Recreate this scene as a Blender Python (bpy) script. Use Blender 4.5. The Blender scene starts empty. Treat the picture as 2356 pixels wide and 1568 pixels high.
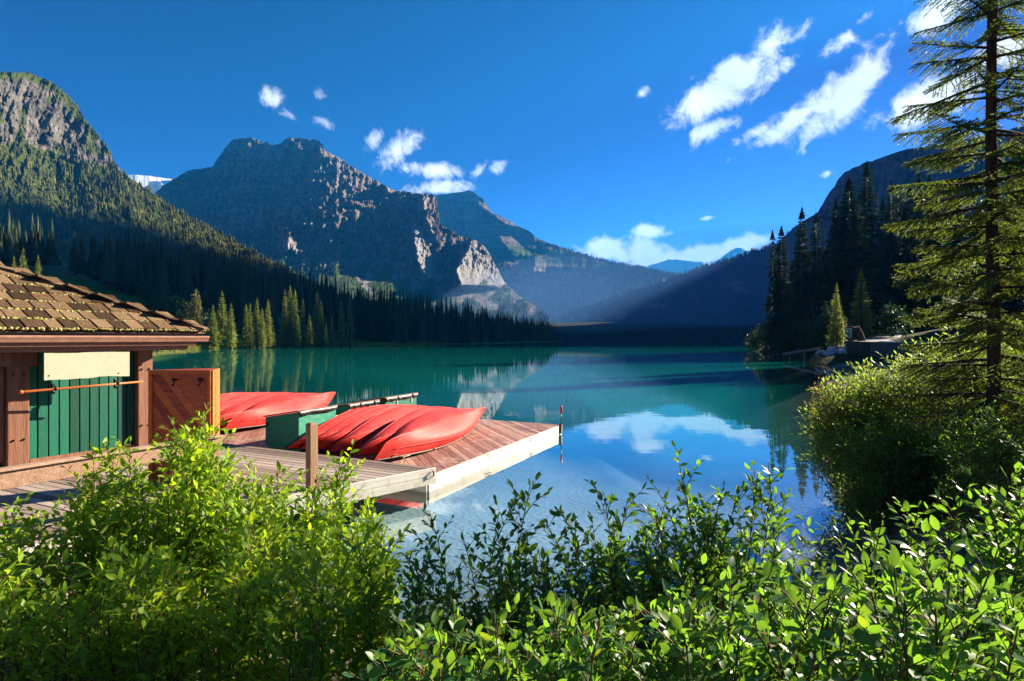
import bpy, math, random
import numpy as np
from mathutils import Vector, Matrix

# ------------------------------------------------------------------ camera, sky, sun, exposure
SC = bpy.context.scene
COL = SC.collection
H, F, CX, HY = 2.8, 568.89, 512.0, 338.5        # eye height, focal length in pixels, principal point, horizon row
cam = bpy.data.cameras.new('camera'); cam_o = bpy.data.objects.new('camera', cam); COL.objects.link(cam_o)
cam_o.location = (0, 0, H); cam_o.rotation_euler = (math.radians(90), 0, 0)
cam.lens = 20; cam.sensor_width = 36; cam.sensor_fit = 'HORIZONTAL'; cam.shift_y = -2/1024
cam.clip_start = 0.1; cam.clip_end = 30000
SC.camera = cam_o

SUN_EL, SUN_AZ = math.radians(22), math.radians(30)      # azimuth measured from +X towards +Y
S = Vector((math.cos(SUN_EL)*math.cos(SUN_AZ), math.cos(SUN_EL)*math.sin(SUN_AZ), math.sin(SUN_EL)))
sl = bpy.data.lights.new('sun', 'SUN'); sun = bpy.data.objects.new('sun', sl); COL.objects.link(sun)
sun.rotation_euler = S.to_track_quat('Z', 'Y').to_euler(); sun.location = (60, 30, 60)
sl.energy = 5.0; sl.angle = math.radians(0.5); sl.color = (1.0, 0.86, 0.66)

W = bpy.data.worlds.new('World'); SC.world = W; W.use_nodes = True
def build_world():
    nt = W.node_tree; N = nt.nodes; L = nt.links
    N.clear()
    out = N.new('ShaderNodeOutputWorld'); bg = N.new('ShaderNodeBackground'); L.new(bg.outputs[0], out.inputs[0])
    bg.inputs['Strength'].default_value = 0.05
    sky = N.new('ShaderNodeTexSky'); sky.sky_type = 'NISHITA'; sky.sun_disc = False
    sky.sun_elevation = SUN_EL; sky.sun_rotation = math.radians(90) - SUN_AZ
    sky.altitude = 1300; sky.air_density = 1.0; sky.dust_density = 0.1; sky.ozone_density = 4.0
    hs = N.new('ShaderNodeHueSaturation'); hs.inputs['Saturation'].default_value = 1.0; hs.inputs['Value'].default_value = 1.0
    tnt = N.new('ShaderNodeMix'); tnt.data_type = 'RGBA'; tnt.blend_type = 'MULTIPLY'; tnt.inputs[0].default_value = 1.0
    gm = N.new('ShaderNodeGamma'); gm.inputs[1].default_value = 2.2; L.new(sky.outputs[0], gm.inputs[0])
    L.new(gm.outputs[0], tnt.inputs[6]); tnt.inputs[7].default_value = (0.075, 0.032, 0.050, 1)
    L.new(tnt.outputs[2], hs.inputs['Color'])
    def m(op, a, b=None, c=None):
        n = N.new('ShaderNodeMath'); n.operation = op
        for i, v in enumerate((a, b, c)):
            if v is None: continue
            if isinstance(v, (int, float)): n.inputs[i].default_value = v
            else: L.new(v, n.inputs[i])
        return n.outputs[0]
    tc = N.new('ShaderNodeTexCoord'); sep = N.new('ShaderNodeSeparateXYZ'); L.new(tc.outputs['Generated'], sep.inputs[0])
    az = m('ARCTAN2', sep.outputs[0], sep.outputs[1]); el = m('ARCSINE', sep.outputs[2])
    noi = N.new('ShaderNodeTexNoise'); noi.inputs['Scale'].default_value = 24; noi.inputs['Detail'].default_value = 12
    noi.inputs['Roughness'].default_value = 0.66; noi.inputs['Distortion'].default_value = 0.35
    L.new(tc.outputs['Generated'], noi.inputs['Vector'])
    noi2 = N.new('ShaderNodeTexNoise'); noi2.inputs['Scale'].default_value = 5; noi2.inputs['Detail'].default_value = 3
    L.new(tc.outputs['Generated'], noi2.inputs['Vector'])
    # (px, py, half length px, half width px, tilt deg up to the right, weight) of each cloud bank, seen at infinity
    CL = [(726,85,50,14,25,1.05),(775,72,26,7,22,.9),(845,97,48,16,42,1.0),(795,118,40,9,28,.98),(765,128,28,6,20,.75),(712,131,20,8,15,.95),(866,80,16,10,40,.75),
          (838,45,18,7,20,.72),(643,92,7,6,50,.66),(941,10,26,14,20,.95),(1015,48,26,14,15,1.0),(930,103,40,16,12,1.0),(955,90,30,14,10,.9),
          (806,151,8,3,20,.62),(826,174,5,3,10,.66),(905,20,20,6,20,.62),(868,17,12,4,20,.6),
          (401,147,22,10,36,.9),(372,141,12,8,50,.72),(432,170,26,7,-5,.84),(444,187,30,6,5,.86),(478,173,10,5,40,.82),(497,169,11,5,25,.84),
          (274,98,8,10,70,.7),(321,121,10,5,-10,.72),(322,96,6,7,80,.66),(287,113,12,4,-30,.6),(652,231,16,6,-5,.9),(667,233,10,4,0,.8),
          (608,249,20,8,0,1.05),(640,254,26,11,-8,1.1),(690,255,44,7,4,1.15),(735,247,34,8,10,1.1),(660,262,50,6,5,1.0),(708,218,8,2,5,.7)]
    acc = None
    for (px, py, hl, hw, tilt, wt) in CL:
        a0 = math.atan2(px-CX, F); e0 = math.atan2(HY-py, math.hypot(px-CX, F))
        k = F/math.cos(a0)**1.5
        ca, sa = math.cos(math.radians(tilt)), math.sin(math.radians(tilt))
        dx = m('SUBTRACT', az, a0); dy = m('SUBTRACT', el, e0)
        u = m('MULTIPLY_ADD', dx, ca*k/(1.2*hl), m('MULTIPLY', dy, sa*k/(1.2*hl))); v = m('MULTIPLY_ADD', dx, -sa*k/(1.25*hw), m('MULTIPLY', dy, ca*k/(1.25*hw)))
        r2 = m('MULTIPLY_ADD', u, u, m('MULTIPLY', v, v))
        g = m('MULTIPLY', m('EXPONENT', m('MULTIPLY', r2, -0.55)), wt)
        acc = g if acc is None else m('MAXIMUM', acc, g)
    fld = m('ADD', acc, m('MULTIPLY', m('SUBTRACT', noi.outputs['Fac'], 0.5), 1.9))
    cov = N.new('ShaderNodeMapRange'); cov.interpolation_type = 'SMOOTHSTEP'
    cov.inputs['From Min'].default_value = 0.40; cov.inputs['From Max'].default_value = 0.98
    L.new(fld, cov.inputs['Value'])
    gate = m('MINIMUM', m('MULTIPLY', acc, 5.0), 1.0)
    fac = m('MULTIPLY', m('MULTIPLY', cov.outputs[0], gate), 0.97)
    crr = N.new('ShaderNodeMix'); crr.data_type = 'RGBA'
    crr.inputs[6].default_value = (2.6, 3.1, 4.0, 1); crr.inputs[7].default_value = (6.6, 6.5, 6.4, 1)
    L.new(m('MULTIPLY_ADD', noi2.outputs['Fac'], 2.2, -0.35), crr.inputs[0])
    mix = N.new('ShaderNodeMix'); mix.data_type = 'RGBA'
    L.new(fac, mix.inputs[0]); L.new(hs.outputs[0], mix.inputs[6]); L.new(crr.outputs[2], mix.inputs[7])
    L.new(mix.outputs[2], bg.inputs[0])
build_world()
SC.view_settings.view_transform = 'Standard'; SC.view_settings.look = 'None'
SC.view_settings.exposure = 2.3; SC.view_settings.gamma = 1.0; SC.view_settings.use_curve_mapping = False
SC.render.engine = 'CYCLES'
SC.cycles.use_denoising = True
SC.cycles.max_bounces = 8; SC.cycles.transparent_max_bounces = 12; SC.cycles.volume_bounces = 1
SC.cycles.caustics_reflective = False; SC.cycles.caustics_refractive = False

# ------------------------------------------------------------------ helpers
rng = np.random.default_rng(7); random.seed(7)
ORG = {}
def at(px, py, d): return np.array(((px-CX)/F*d, d, H-(py-HY)/F*d))
def on(px, py, z):
    d = (H-z)*F/(py-HY); return np.array(((px-CX)/F*d, d, z))
def tag(o, label=None, cat=None, group=None, kind=None):
    if label: o['label'] = label
    if cat: o['category'] = cat
    if group: o['group'] = group
    if kind: o['kind'] = kind
    return o
def empty(name, loc, label=None, cat=None, group=None):
    o = bpy.data.objects.new(name, None); COL.objects.link(o); o.location = loc; o.empty_display_size = .2
    ORG[o.name] = np.array(loc, float)
    return tag(o, label, cat, group)
def np_mesh(name, V, faces_list, mat=None, smooth=False, attrs=None):
    """faces_list: list of int arrays (n,k). attrs: {name: (n,) floats or (n,4) colours} per vertex"""
    V = np.asarray(V, np.float32)
    me = bpy.data.meshes.new(name)
    me.vertices.add(len(V)); me.vertices.foreach_set('co', V.ravel())
    fl = [np.asarray(f, np.int32) for f in faces_list if len(f)]
    nl = sum(f.size for f in fl); nf = sum(len(f) for f in fl)
    me.loops.add(nl); me.polygons.add(nf)
    me.loops.foreach_set('vertex_index', np.concatenate([f.ravel() for f in fl]))
    st, c = [], 0
    for f in fl:
        st.append(c + np.arange(len(f))*f.shape[1]); c += f.size
    me.polygons.foreach_set('loop_start', np.concatenate(st).astype(np.int32))
    me.update(calc_edges=True)
    me.polygons.foreach_set('use_smooth', np.full(nf, smooth, bool))
    for k, a in (attrs or {}).items():
        a = np.asarray(a, np.float32)
        if a.ndim == 1:
            at_ = me.attributes.new(k, 'FLOAT', 'POINT'); at_.data.foreach_set('value', a)
        else:
            at_ = me.attributes.new(k, 'FLOAT_COLOR', 'POINT'); at_.data.foreach_set('color', a.ravel())
    me.validate()
    if mat: me.materials.append(mat)
    return me
def link(name, me, parent=None, world=True):
    """an object from a mesh given in world coordinates (world=True) or in its parent's"""
    o = bpy.data.objects.new(name, me); COL.objects.link(o)
    if parent is not None:
        o.parent = parent; org = ORG.get(parent.name, np.zeros(3)); ORG[o.name] = org
        if world and np.any(org): me.transform(Matrix.Translation(Vector(-org)))
    return o
class MB:
    def __init__(s): s.v, s.f = [], {}
    def n(s): return sum(len(a) for a in s.v)
    def add(s, V, faces):
        b = s.n(); s.v.append(np.asarray(V, float).reshape(-1, 3))
        for f in faces:
            s.f.setdefault(len(f), []).append([i+b for i in f])
    def box(s, c, ax, ay, az):
        """centre and three half vectors"""
        c, ax, ay, az = (np.asarray(q, float) for q in (c, ax, ay, az))
        V = [c+i*ax+j*ay+k*az for k in (-1, 1) for j in (-1, 1) for i in (-1, 1)]
        s.add(V, [(0,2,3,1),(4,5,7,6),(0,1,5,4),(2,6,7,3),(0,4,6,2),(1,3,7,5)])
    def beam(s, a, b, w, h, up=(0,0,1)):
        a, b = np.asarray(a, float), np.asarray(b, float); d = b-a; L = np.linalg.norm(d); d /= L
        sd = np.cross(d, up); sd /= np.linalg.norm(sd); u = np.cross(sd, d)
        s.box((a+b)/2, d*L/2, sd*w/2, u*h/2)
    def tube(s, P, R, n=6, cap=True):
        P = np.asarray(P, float); R = np.broadcast_to(np.asarray(R, float), (len(P),))
        b = s.n(); V = []
        T = np.gradient(P, axis=0)
        for i in range(len(P)):
            t = T[i]/(np.linalg.norm(T[i])+1e-9)
            r = np.array((0, 0, 1.)) if abs(t[2]) < .9 else np.array((1., 0, 0))
            x = np.cross(t, r); x /= np.linalg.norm(x); y = np.cross(t, x)
            for k in range(n):
                q = 2*math.pi*k/n; V.append(P[i]+R[i]*(math.cos(q)*x+math.sin(q)*y))
        fs = [(i*n+k, i*n+(k+1) % n, (i+1)*n+(k+1) % n, (i+1)*n+k) for i in range(len(P)-1) for k in range(n)]
        if cap: fs += [tuple(range(n))[::-1], tuple((len(P)-1)*n+k for k in range(n))]
        s.add(V, fs)
    def poly(s, pts): s.add(pts, [tuple(range(len(pts)))])
    def mesh(s, name, mat=None, smooth=False):
        return np_mesh(name, np.concatenate(s.v), [np.array(f) for f in s.f.values()], mat, smooth)
    def build(s, name, mat, parent=None, smooth=False, bevel=0):
        o = link(name, s.mesh(name, mat, smooth), parent)
        if bevel:
            m = o.modifiers.new('edge', 'BEVEL'); m.width = bevel; m.segments = 2; m.limit_method = 'ANGLE'
        return o
def _h(ix, iy, iz, seed):
    n = (ix.astype(np.int64)*374761393 + iy.astype(np.int64)*668265263 + iz.astype(np.int64)*2147483647 + seed*1274126177) & 0xffffffff
    n = ((n ^ (n >> 13))*1274126177) & 0xffffffff
    n = ((n ^ (n >> 16))*2654435761) & 0xffffffff
    return ((n ^ (n >> 15)) & 0xffffff)/float(0xffffff)*2-1
def vnoise(x, y, seed=0, z=None):
    x, y = np.broadcast_arrays(np.asarray(x, float), np.asarray(y, float))
    xi, yi = np.floor(x), np.floor(y); fx, fy = x-xi, y-yi
    fx, fy = fx*fx*fx*(fx*(fx*6-15)+10), fy*fy*fy*(fy*(fy*6-15)+10)
    o = np.zeros_like(xi)
    a, b, c, d = _h(xi, yi, o, seed), _h(xi+1, yi, o, seed), _h(xi, yi+1, o, seed), _h(xi+1, yi+1, o, seed)
    return (a*(1-fx)+b*fx)*(1-fy)+(c*(1-fx)+d*fx)*fy
def fbm(x, y, octv=5, seed=0, gain=.5, ridged=False):
    s, a, tot = 0, 1, 0
    for i in range(octv):
        n = vnoise(np.asarray(x)*2**i+17.3*i, np.asarray(y)*2**i-9.1*i, seed+i)
        if ridged: n = 1-2*np.abs(n)
        s = s+a*n; tot += a; a *= gain
    return s/tot
def sstep(a, b, x):
    t = np.clip((np.asarray(x, float)-a)/(b-a), 0, 1); return t*t*(3-2*t)
def bump(x, a, b, e): return sstep(a-e, a+e, x)*(1-sstep(b-e, b+e, x))
def grid_faces(nu, nv):
    i = np.arange(nu-1)[:, None]*nv+np.arange(nv-1)[None, :]
    return np.stack([i, i+nv, i+nv+1, i+1], -1).reshape(-1, 4)
D2 = 1/2.3008                                    # the photograph was measured at 2356 pixels wide
def disp(*pts): return np.array(pts, float)*D2

# ---- node materials
class Mat:
    def __init__(s, name, rough=.7, spec=.3):
        s.m = bpy.data.materials.new(name); s.m.use_nodes = True
        s.nt = s.m.node_tree; s.N = s.nt.nodes; s.L = s.nt.links
        s.b = s.N['Principled BSDF']; s.out = s.N['Material Output']
        s.set(Roughness=rough); s.b.inputs['Specular IOR Level'].default_value = spec
    def node(s, t, **kw):
        n = s.N.new('ShaderNode'+t)
        for k, v in kw.items():
            if k.startswith('i_'): s.plug(n.inputs[k[2:].replace('_', ' ')], v)
            else: setattr(n, k, v)
        return n
    def plug(s, inp, v):
        if isinstance(v, bpy.types.NodeSocket): s.L.new(v, inp)
        else: inp.default_value = v
    def set(s, **kw):
        for k, v in kw.items(): s.plug(s.b.inputs[k.replace('_', ' ')], v)
    def math(s, op, a, b=None, c=None):
        n = s.N.new('ShaderNodeMath'); n.operation = op
        for i, v in enumerate((a, b, c)):
            if v is not None: s.plug(n.inputs[i], v)
        return n.outputs[0]
    def mixc(s, f, a, b, blend='MIX'):
        n = s.N.new('ShaderNodeMix'); n.data_type = 'RGBA'; n.blend_type = blend
        for i, v in ((0, f), (6, a), (7, b)):
            s.plug(n.inputs[i], (*v, 1) if isinstance(v, tuple) and len(v) == 3 else v)
        return n.outputs[2]
    def pos(s, kind='Object', scale=None, rot=None):
        o = s.node('TexCoord').outputs[kind]
        if scale is not None or rot is not None:
            mp = s.node('Mapping'); s.L.new(o, mp.inputs[0])
            if scale is not None: mp.inputs['Scale'].default_value = scale
            if rot is not None: mp.inputs['Rotation'].default_value = rot
            o = mp.outputs[0]
        return o
    def geo(s, scale=None):
        o = s.node('NewGeometry').outputs['Position']
        if scale is not None:
            mp = s.node('Mapping'); s.L.new(o, mp.inputs[0]); mp.inputs['Scale'].default_value = scale; o = mp.outputs[0]
        return o
    def noise(s, vec, scale, detail=4, rough=.55, dist=0.):
        n = s.node('TexNoise'); s.L.new(vec, n.inputs['Vector'])
        n.inputs['Scale'].default_value = scale; n.inputs['Detail'].default_value = detail
        n.inputs['Roughness'].default_value = rough; n.inputs['Distortion'].default_value = dist
        return n.outputs['Fac']
    def ramp(s, f, stops):
        n = s.node('ValToRGB'); e = n.color_ramp.elements
        while len(e) < len(stops): e.new(.5)
        for q, (p, c) in zip(e, stops): q.position = p; q.color = (*c, 1) if len(c) == 3 else c
        s.L.new(f, n.inputs[0]); return n.outputs[0]
    def range(s, f, a, b, c=0., d=1.):
        n = s.node('MapRange'); s.L.new(f, n.inputs[0])
        for i, v in zip((1, 2, 3, 4), (a, b, c, d)): n.inputs[i].default_value = v
        return n.outputs[0]
    def attr(s, name, col=False):
        n = s.node('Attribute', attribute_name=name); return n.outputs['Color' if col else 'Fac']
    def rnd(s): return s.node('ObjectInfo').outputs['Random']
    def bump(s, h, strength=.3, dist=.02):
        n = s.node('Bump'); n.inputs['Strength'].default_value = strength; n.inputs['Distance'].default_value = dist
        s.L.new(h, n.inputs['Height']); s.L.new(n.outputs[0], s.b.inputs['Normal']); return n.outputs[0]

# ------------------------------------------------------------------ mountains
def make_rock(name, dark, mid, pale, veg, veg2, scale):
    M = Mat(name, .9, .1)
    g = M.geo()
    st = M.noise(M.geo((.15, .15, 3.2)), scale*.55, 6, .62, .6)
    ve = M.noise(M.geo((1.6, 1.6, .22)), scale*1.1, 6, .65, .5)
    sp = M.noise(g, scale*2.2, 7, .7)
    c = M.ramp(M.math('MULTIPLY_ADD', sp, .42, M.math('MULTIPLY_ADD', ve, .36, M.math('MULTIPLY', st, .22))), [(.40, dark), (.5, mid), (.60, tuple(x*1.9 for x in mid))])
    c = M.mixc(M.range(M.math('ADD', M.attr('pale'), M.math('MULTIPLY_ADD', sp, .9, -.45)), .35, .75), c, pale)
    c = M.mixc(M.range(M.noise(M.geo((1, 1, .16)), scale*1.7, 5, .7, .6), .53, .66, 0, .8), c, tuple(x*.45 for x in dark)); vg = M.mixc(M.noise(g, scale*6, 3), veg, veg2)
    c = M.mixc(M.range(M.math('ADD', M.attr('veg'), M.math('MULTIPLY_ADD', sp, 1.2, -.6)), .38, .62), c, vg)
    c = M.mixc(M.range(M.math('ADD', M.attr('snow'), M.math('MULTIPLY_ADD', sp, .6, -.3)), .45, .55), c, (.86, .88, .92))
    M.set(Base_Color=c)
    M.bump(M.math('ADD', sp, M.math('MULTIPLY', ve, .8)), 1.0, .55/scale*.22)
    return M.m
rock_mid = make_rock('mountain rock', (.022, .018, .015), (.125, .098, .08), (.215, .205, .20), (.03, .055, .012), (.07, .10, .02), .02)
rock_left = make_rock('cliff rock', (.03, .028, .025), (.085, .078, .07), (.17, .16, .14), (.03, .045, .010), (.05, .07, .014), .05)
rock_far = make_rock('valley rock', (.03, .03, .03), (.08, .08, .08), (.20, .20, .20), (.07, .11, .08), (.085, .12, .085), .015)  # vegetation tones lightened to stand in for haze on the valley side

def relief(name, us, nt, sil, base, dfun, mat, attrs=None, tp=1.0, back=(.12, .3, .6), label=None, rag=1.2):
    us = np.asarray(us, float); T = np.linspace(0, 1, nt)**tp
    sl_ = np.interp(us, sil[:, 0], sil[:, 1])+rag*fbm(us*.22, us*0+len(sil), 4, 77, .6); bs = np.interp(us, base[:, 0], base[:, 1]) if np.ndim(base) else np.full(len(us), base)
    U, TT = np.meshgrid(us, T, indexing='ij')
    PY = bs[:, None]+(sl_-bs)[:, None]*TT
    Dp = dfun(U, TT, PY)
    P = np.stack([(U-CX)/F*Dp, Dp, H-(PY-HY)/F*Dp], -1)
    rows = [P]
    top = P[:, -1]
    for k, f in zip(back, (.75, .35, -.02)):
        q = top.copy(); q[:, :2] *= (1+k); q[:, 2] = top[:, 2]*f
        rows.append(q[:, None])
    G = np.concatenate(rows, 1); nb = len(back)
    A = {}
    for k in ('veg', 'pale', 'snow'):
        a = attrs[k](U, TT, PY) if attrs and k in attrs else np.zeros_like(U)
        A[k] = np.concatenate([a, np.repeat(a[:, -1:], nb, 1)], 1).ravel()
    me = np_mesh(name, G.reshape(-1, 3), [grid_faces(len(us), nt+nb)], mat, False, A)
    o = link(name, me); tag(o, label, None, None, 'structure')
    return dict(o=o, P=P, U=U, T=TT, PY=PY, veg=A['veg'].reshape(len(us), -1)[:, :nt])

def lerp_tab(v, rows):
    r = np.array(rows, float); return [np.interp(v, r[:, 0]*D2, r[:, k]*D2) for k in range(1, r.shape[1])]
def facet(U, PY, rows, k, Dp, rag=1.5):
    """a buttress whose right flank turns towards the sun: depth offset"""
    ua, ub = lerp_tab(PY, rows); v0, v1 = rows[0][0]*D2, rows[-1][0]*D2
    ua = ua+rag*fbm(PY*.22, U*.0+3, 3, 91); w = np.maximum(ub-ua, 1)
    x = (U-ua)/w
    saw = np.where(x < 0, np.clip(1+x*w/3.0, 0, 1), np.clip(1-x, 0, 1))
    win = sstep(v0-4, v0+4, PY)*(1-sstep(v1-3, v1+4, PY))
    return -k*w*Dp/F*saw*win

# --- left mountain: forested flank with a bare cliff under its summit
silL = disp((-60,168),(0,166),(40,167),(70,170),(100,180),(120,190),(140,204),(160,222),(178,245),(190,266),(205,288),(220,302),(238,328),(250,345),(265,374),(280,394),(300,409),
            (350,445),(400,479),(450,507),(500,533),(550,562),(600,590),(640,608),(700,640),(760,668),(840,700),(900,730))
def dL(U, T, PY):
    d0 = np.interp(U, [-30, 0, 130, 280, 390], [640, 660, 830, 1080, 1250])
    z = HY-PY
    cl0 = np.interp(U, [0, 60, 100, 120], [200, 185, 172, 163]); hgt = np.clip((HY-PY), 0, 300)
    below = np.clip((345-PY)/(345-cl0), 0, 1); up = np.clip((cl0-PY)/100, 0, 1.2)
    d = d0*(1+.42*below**1.1+.05*up)
    d = d+12*fbm(U*.06, PY*.04, 5, 3, .5, True)+26*fbm(U*.018, PY*.012, 3, 5)
    rockm = sstep(0, 14, cl0-PY)
    d = d+rockm*(9*fbm(U*.12+PY*.04, PY*.05, 5, 11, .6, True)+10*fbm(U*.03, PY*.10, 3, 14))
    return d
def vegL(U, T, PY):
    ct = np.interp(U, disp((0,0),(0,0))[:, 0]*0+[0, 1], [0, 0])*0
    top = np.interp(U, np.array([0, 70, 130, 190, 260])*D2, np.array([184, 182, 214, 292, 362])*D2)
    bot = np.interp(U, np.array([0, 60, 130, 200, 270, 300])*D2, np.array([330, 335, 355, 372, 392, 400])*D2)
    n = 7*fbm(U*.07, PY*.07, 4, 21)
    rock = sstep(-5, 5, PY+n-top)*(1-sstep(-5, 5, PY+n-bot))*(U < 280*D2)
    spots = sstep(.12, .4, fbm(U*.09, PY*.06, 4, 33))*.6
    return np.clip(1-rock+spots*rock, 0, 1)
ML = relief('mountain', np.arange(-26, 392, 1.5), 150, silL, 346, dL, rock_left, {'veg': vegL, 'pale': lambda U, T, P: .2+.5*fbm(U*.05, P*.05, 3, 8)},
            label='forested mountain with a bare grey cliff below its rounded summit')

# --- the central massif
silM = disp((270,470),(330,462),(360,440),(380,425),(400,412),(430,393),(470,386),(490,384),(500,366),(508,356),(520,338),(535,321),(548,319),(560,316),(570,317),(585,318),(600,325),(605,330),(615,324),(622,334),(630,333),(645,330),(655,322),(665,317),(680,318),(700,317),(715,321),(732,322),(743,334),(746,345),
            (775,360),(800,377),(830,396),(865,414),(900,435),(915,440),(930,440),(955,444),(985,446),(1003,449),(1007,480),(1013,512),(1018,520),(1040,530),(1060,545),(1085,548),(1100,556),(1118,570),(1130,592),(1145,618),(1160,648),(1180,668),(1200,683),(1240,709),(1262,730))
def dM(U, T, PY):
    zpx = HY-PY
    d = np.interp(zpx, [8, 40, 62, 90, 130, 200], [1500, 1640, 1800, 1900, 2010, 2260])
    # the talus apron ends lower on the right, higher between the ribs
    d = d*1.35+2.9*np.clip(U-335, 0, 212)*(1-.75*sstep(62, 92, zpx))-150+1.0*np.clip(U-170, 0, 260)*sstep(62, 92, zpx)-90*sstep(62, 92, zpx)
    step = zpx+9*fbm(U*.02, zpx*0, 3, 61)+3*fbm(U*.07, PY*.05, 3, 62)
    sw = .5+.5*vnoise(U*.02, PY*.05, 63)
    d = d+sw*13*np.sin(step*.33+2*fbm(U*.01, PY*.01, 2, 60))*sstep(60, 90, zpx)+5*np.sin(step*.95+1.3)*sw*sstep(60, 90, zpx)
    cl = sstep(50, 80, zpx)
    q9 = (step+5*fbm(U*.03, PY*.01, 3, 59))/8.5; f9 = q9-np.floor(q9)
    d = d+sstep(70, 100, zpx)*sw*26*(sstep(.55, .95, f9)-f9)
    d = d+cl*120*fbm(U*.016+PY*.004, PY*.006, 3, 68)+cl*(44*fbm(U*.045+PY*.01, PY*.014, 4, 64, .5, True)+20*fbm(U*.16, PY*.06, 5, 66, .6, True)+24*fbm(U*.3, PY*.25, 3, 67))
    # wooded ribs running down to the right across the apron
    q = (U+PY*1.0)/31.0+.55*fbm(U*.02, PY*.03, 3, 65); fr = q-np.floor(q)
    d = d-(1-cl)*np.interp(U, [300, 370], [38, 16])*np.where(fr < .25, fr/.25, (1-fr)/.75)*sstep(8, 26, zpx)+6*fbm(U*.2, PY*.2, 3, 69)
    for rows, k in (([(452,972,1001),(500,982,1006),(540,998,1014),(556,1004,1012)], 1.5), ([(508,957,992),(560,955,1002),(600,962,1006),(642,985,1022)], 1.25),
                    ([(548,1088,1128),(580,1074,1136),(620,1052,1152),(660,1062,1176)], 1.2), ([(560,886,906),(602,900,928)], 1.5), ([(540,665,690),(578,660,706)], 1.1),
                    ([(340,735,764),(364,742,790)], 1.8), ([(316,668,682),(345,690,742)], .9), ([(400,880,905),(445,892,915)], 1.5), ([(612,1046,1056),(655,1050,1066)], 1.9)):
        d = d+facet(U, PY, rows, k, d)
    return d
def vegM(U, T, PY):
    zpx = HY-PY
    lim = np.interp(U, np.array([300, 500, 620, 700, 860, 1000, 1160, 1260])*D2, [50, 62, 78, 82, 70, 42, 42, 20])
    lim = lim+14*fbm(U*.06, PY*.02, 3, 71)+10*np.sin(U*.24+PY*.15)
    v = 1-sstep(-4, 8, zpx-lim)
    sc = np.exp(-((U-(1010*D2+(PY-628*D2)*1.55))/9.0)**2)*sstep(24, 32, zpx)*(U > 960*D2)
    sc2 = np.exp(-((U-(790*D2+(PY-600*D2)*.9))/5.0)**2)*.8
    return np.clip(v-1.3*sc-sc2, 0, 1)
def palM(U, T, PY):
    a = sum(np.clip(-facet(U, PY, r, 1, np.full_like(U, F), 1)/20, 0, 1) for r in ([(510,945,1000),(642,975,1030)], [(548,1080,1140),(655,1045,1180)], [(452,960,1004),(556,990,1016)], [(545,655,690),(578,655,712)]))  # sunward buttress flanks painted paler, sunlight put into the rock colour
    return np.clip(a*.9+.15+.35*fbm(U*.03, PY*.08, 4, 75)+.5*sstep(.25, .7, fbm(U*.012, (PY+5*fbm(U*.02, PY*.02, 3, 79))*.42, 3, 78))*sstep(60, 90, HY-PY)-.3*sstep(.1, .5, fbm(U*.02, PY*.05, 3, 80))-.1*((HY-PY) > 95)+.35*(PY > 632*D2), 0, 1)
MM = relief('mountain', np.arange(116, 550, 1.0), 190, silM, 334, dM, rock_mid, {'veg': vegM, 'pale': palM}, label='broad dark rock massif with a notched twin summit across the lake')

# --- the sharp peak behind it and its long wooded shoulder
silP = disp((900,452),(985,449),(1000,450),(1030,446),(1050,443),(1070,439),(1078,436),(1086,441),(1100,450),(1112,458),(1130,486),(1150,497),(1180,512),(1200,524),(1222,534),(1232,545),(1262,558),(1300,573),(1350,588),(1400,600),(1450,609),(1500,620),(1540,628),(1640,640))
def dP(U, T, PY):
    zpx = HY-PY
    d = np.interp(zpx, [2, 18, 36, 72, 92, 105, 150], [3250, 3600, 3800, 3920, 4250, 4400, 4900])
    step = zpx+.20*(U-500)+6*fbm(U*.02, PY*.02, 3, 81)
    d = d+12*np.sin(step*.30+2*fbm(U*.02, PY*.02, 2, 60))+5*np.sin(step*.8)+30*fbm(U*.04, PY*.02, 5, 83, .55, True)+12*fbm(U*.18, PY*.10, 4, 84, .6, True)
    for rows, k in (([(590,1232,1252),(630,1228,1262)], 1.3), ([(470,1102,1135),(520,1170,1200)], .9), ([(545,1150,1180),(590,1180,1232)], .8)):
        d = d+facet(U, PY, rows, k, d)
    return d
def vegP(U, T, PY):
    zpx = HY-PY; top = np.interp(U, silP[:, 0], silP[:, 1])
    bench = bump(PY+.0*U, np.interp(U, np.array([1100, 1300, 1500])*D2, np.array([562, 575, 605])*D2), np.interp(U, np.array([1100, 1300, 1420, 1600])*D2, np.array([580, 612, 645, 690])*D2), 3)
    fan = 1-sstep(12, 30, zpx+8*fbm(U*.08, PY*.08, 3, 88)+.06*(540-U))
    return np.clip(bench*1.2*(U > 1080*D2)+fan*.8+sstep(0, 5, U-1290*D2)*(PY-top < 9), 0, 1)
MP = relief('mountain', np.arange(384, 716, 1.2), 130, silP, 339.5, dP, rock_mid, {'veg': vegP, 'pale': lambda U, T, P: np.clip(.1+.4*fbm(U*.04, P*.08, 4, 89)+.55*bump(P, 618*D2, 700*D2, 4)*sstep(1180*D2, 1230*D2, U), 0, 1)},
            label='pointed grey peak with a long wooded shoulder descending to the valley')

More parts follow.
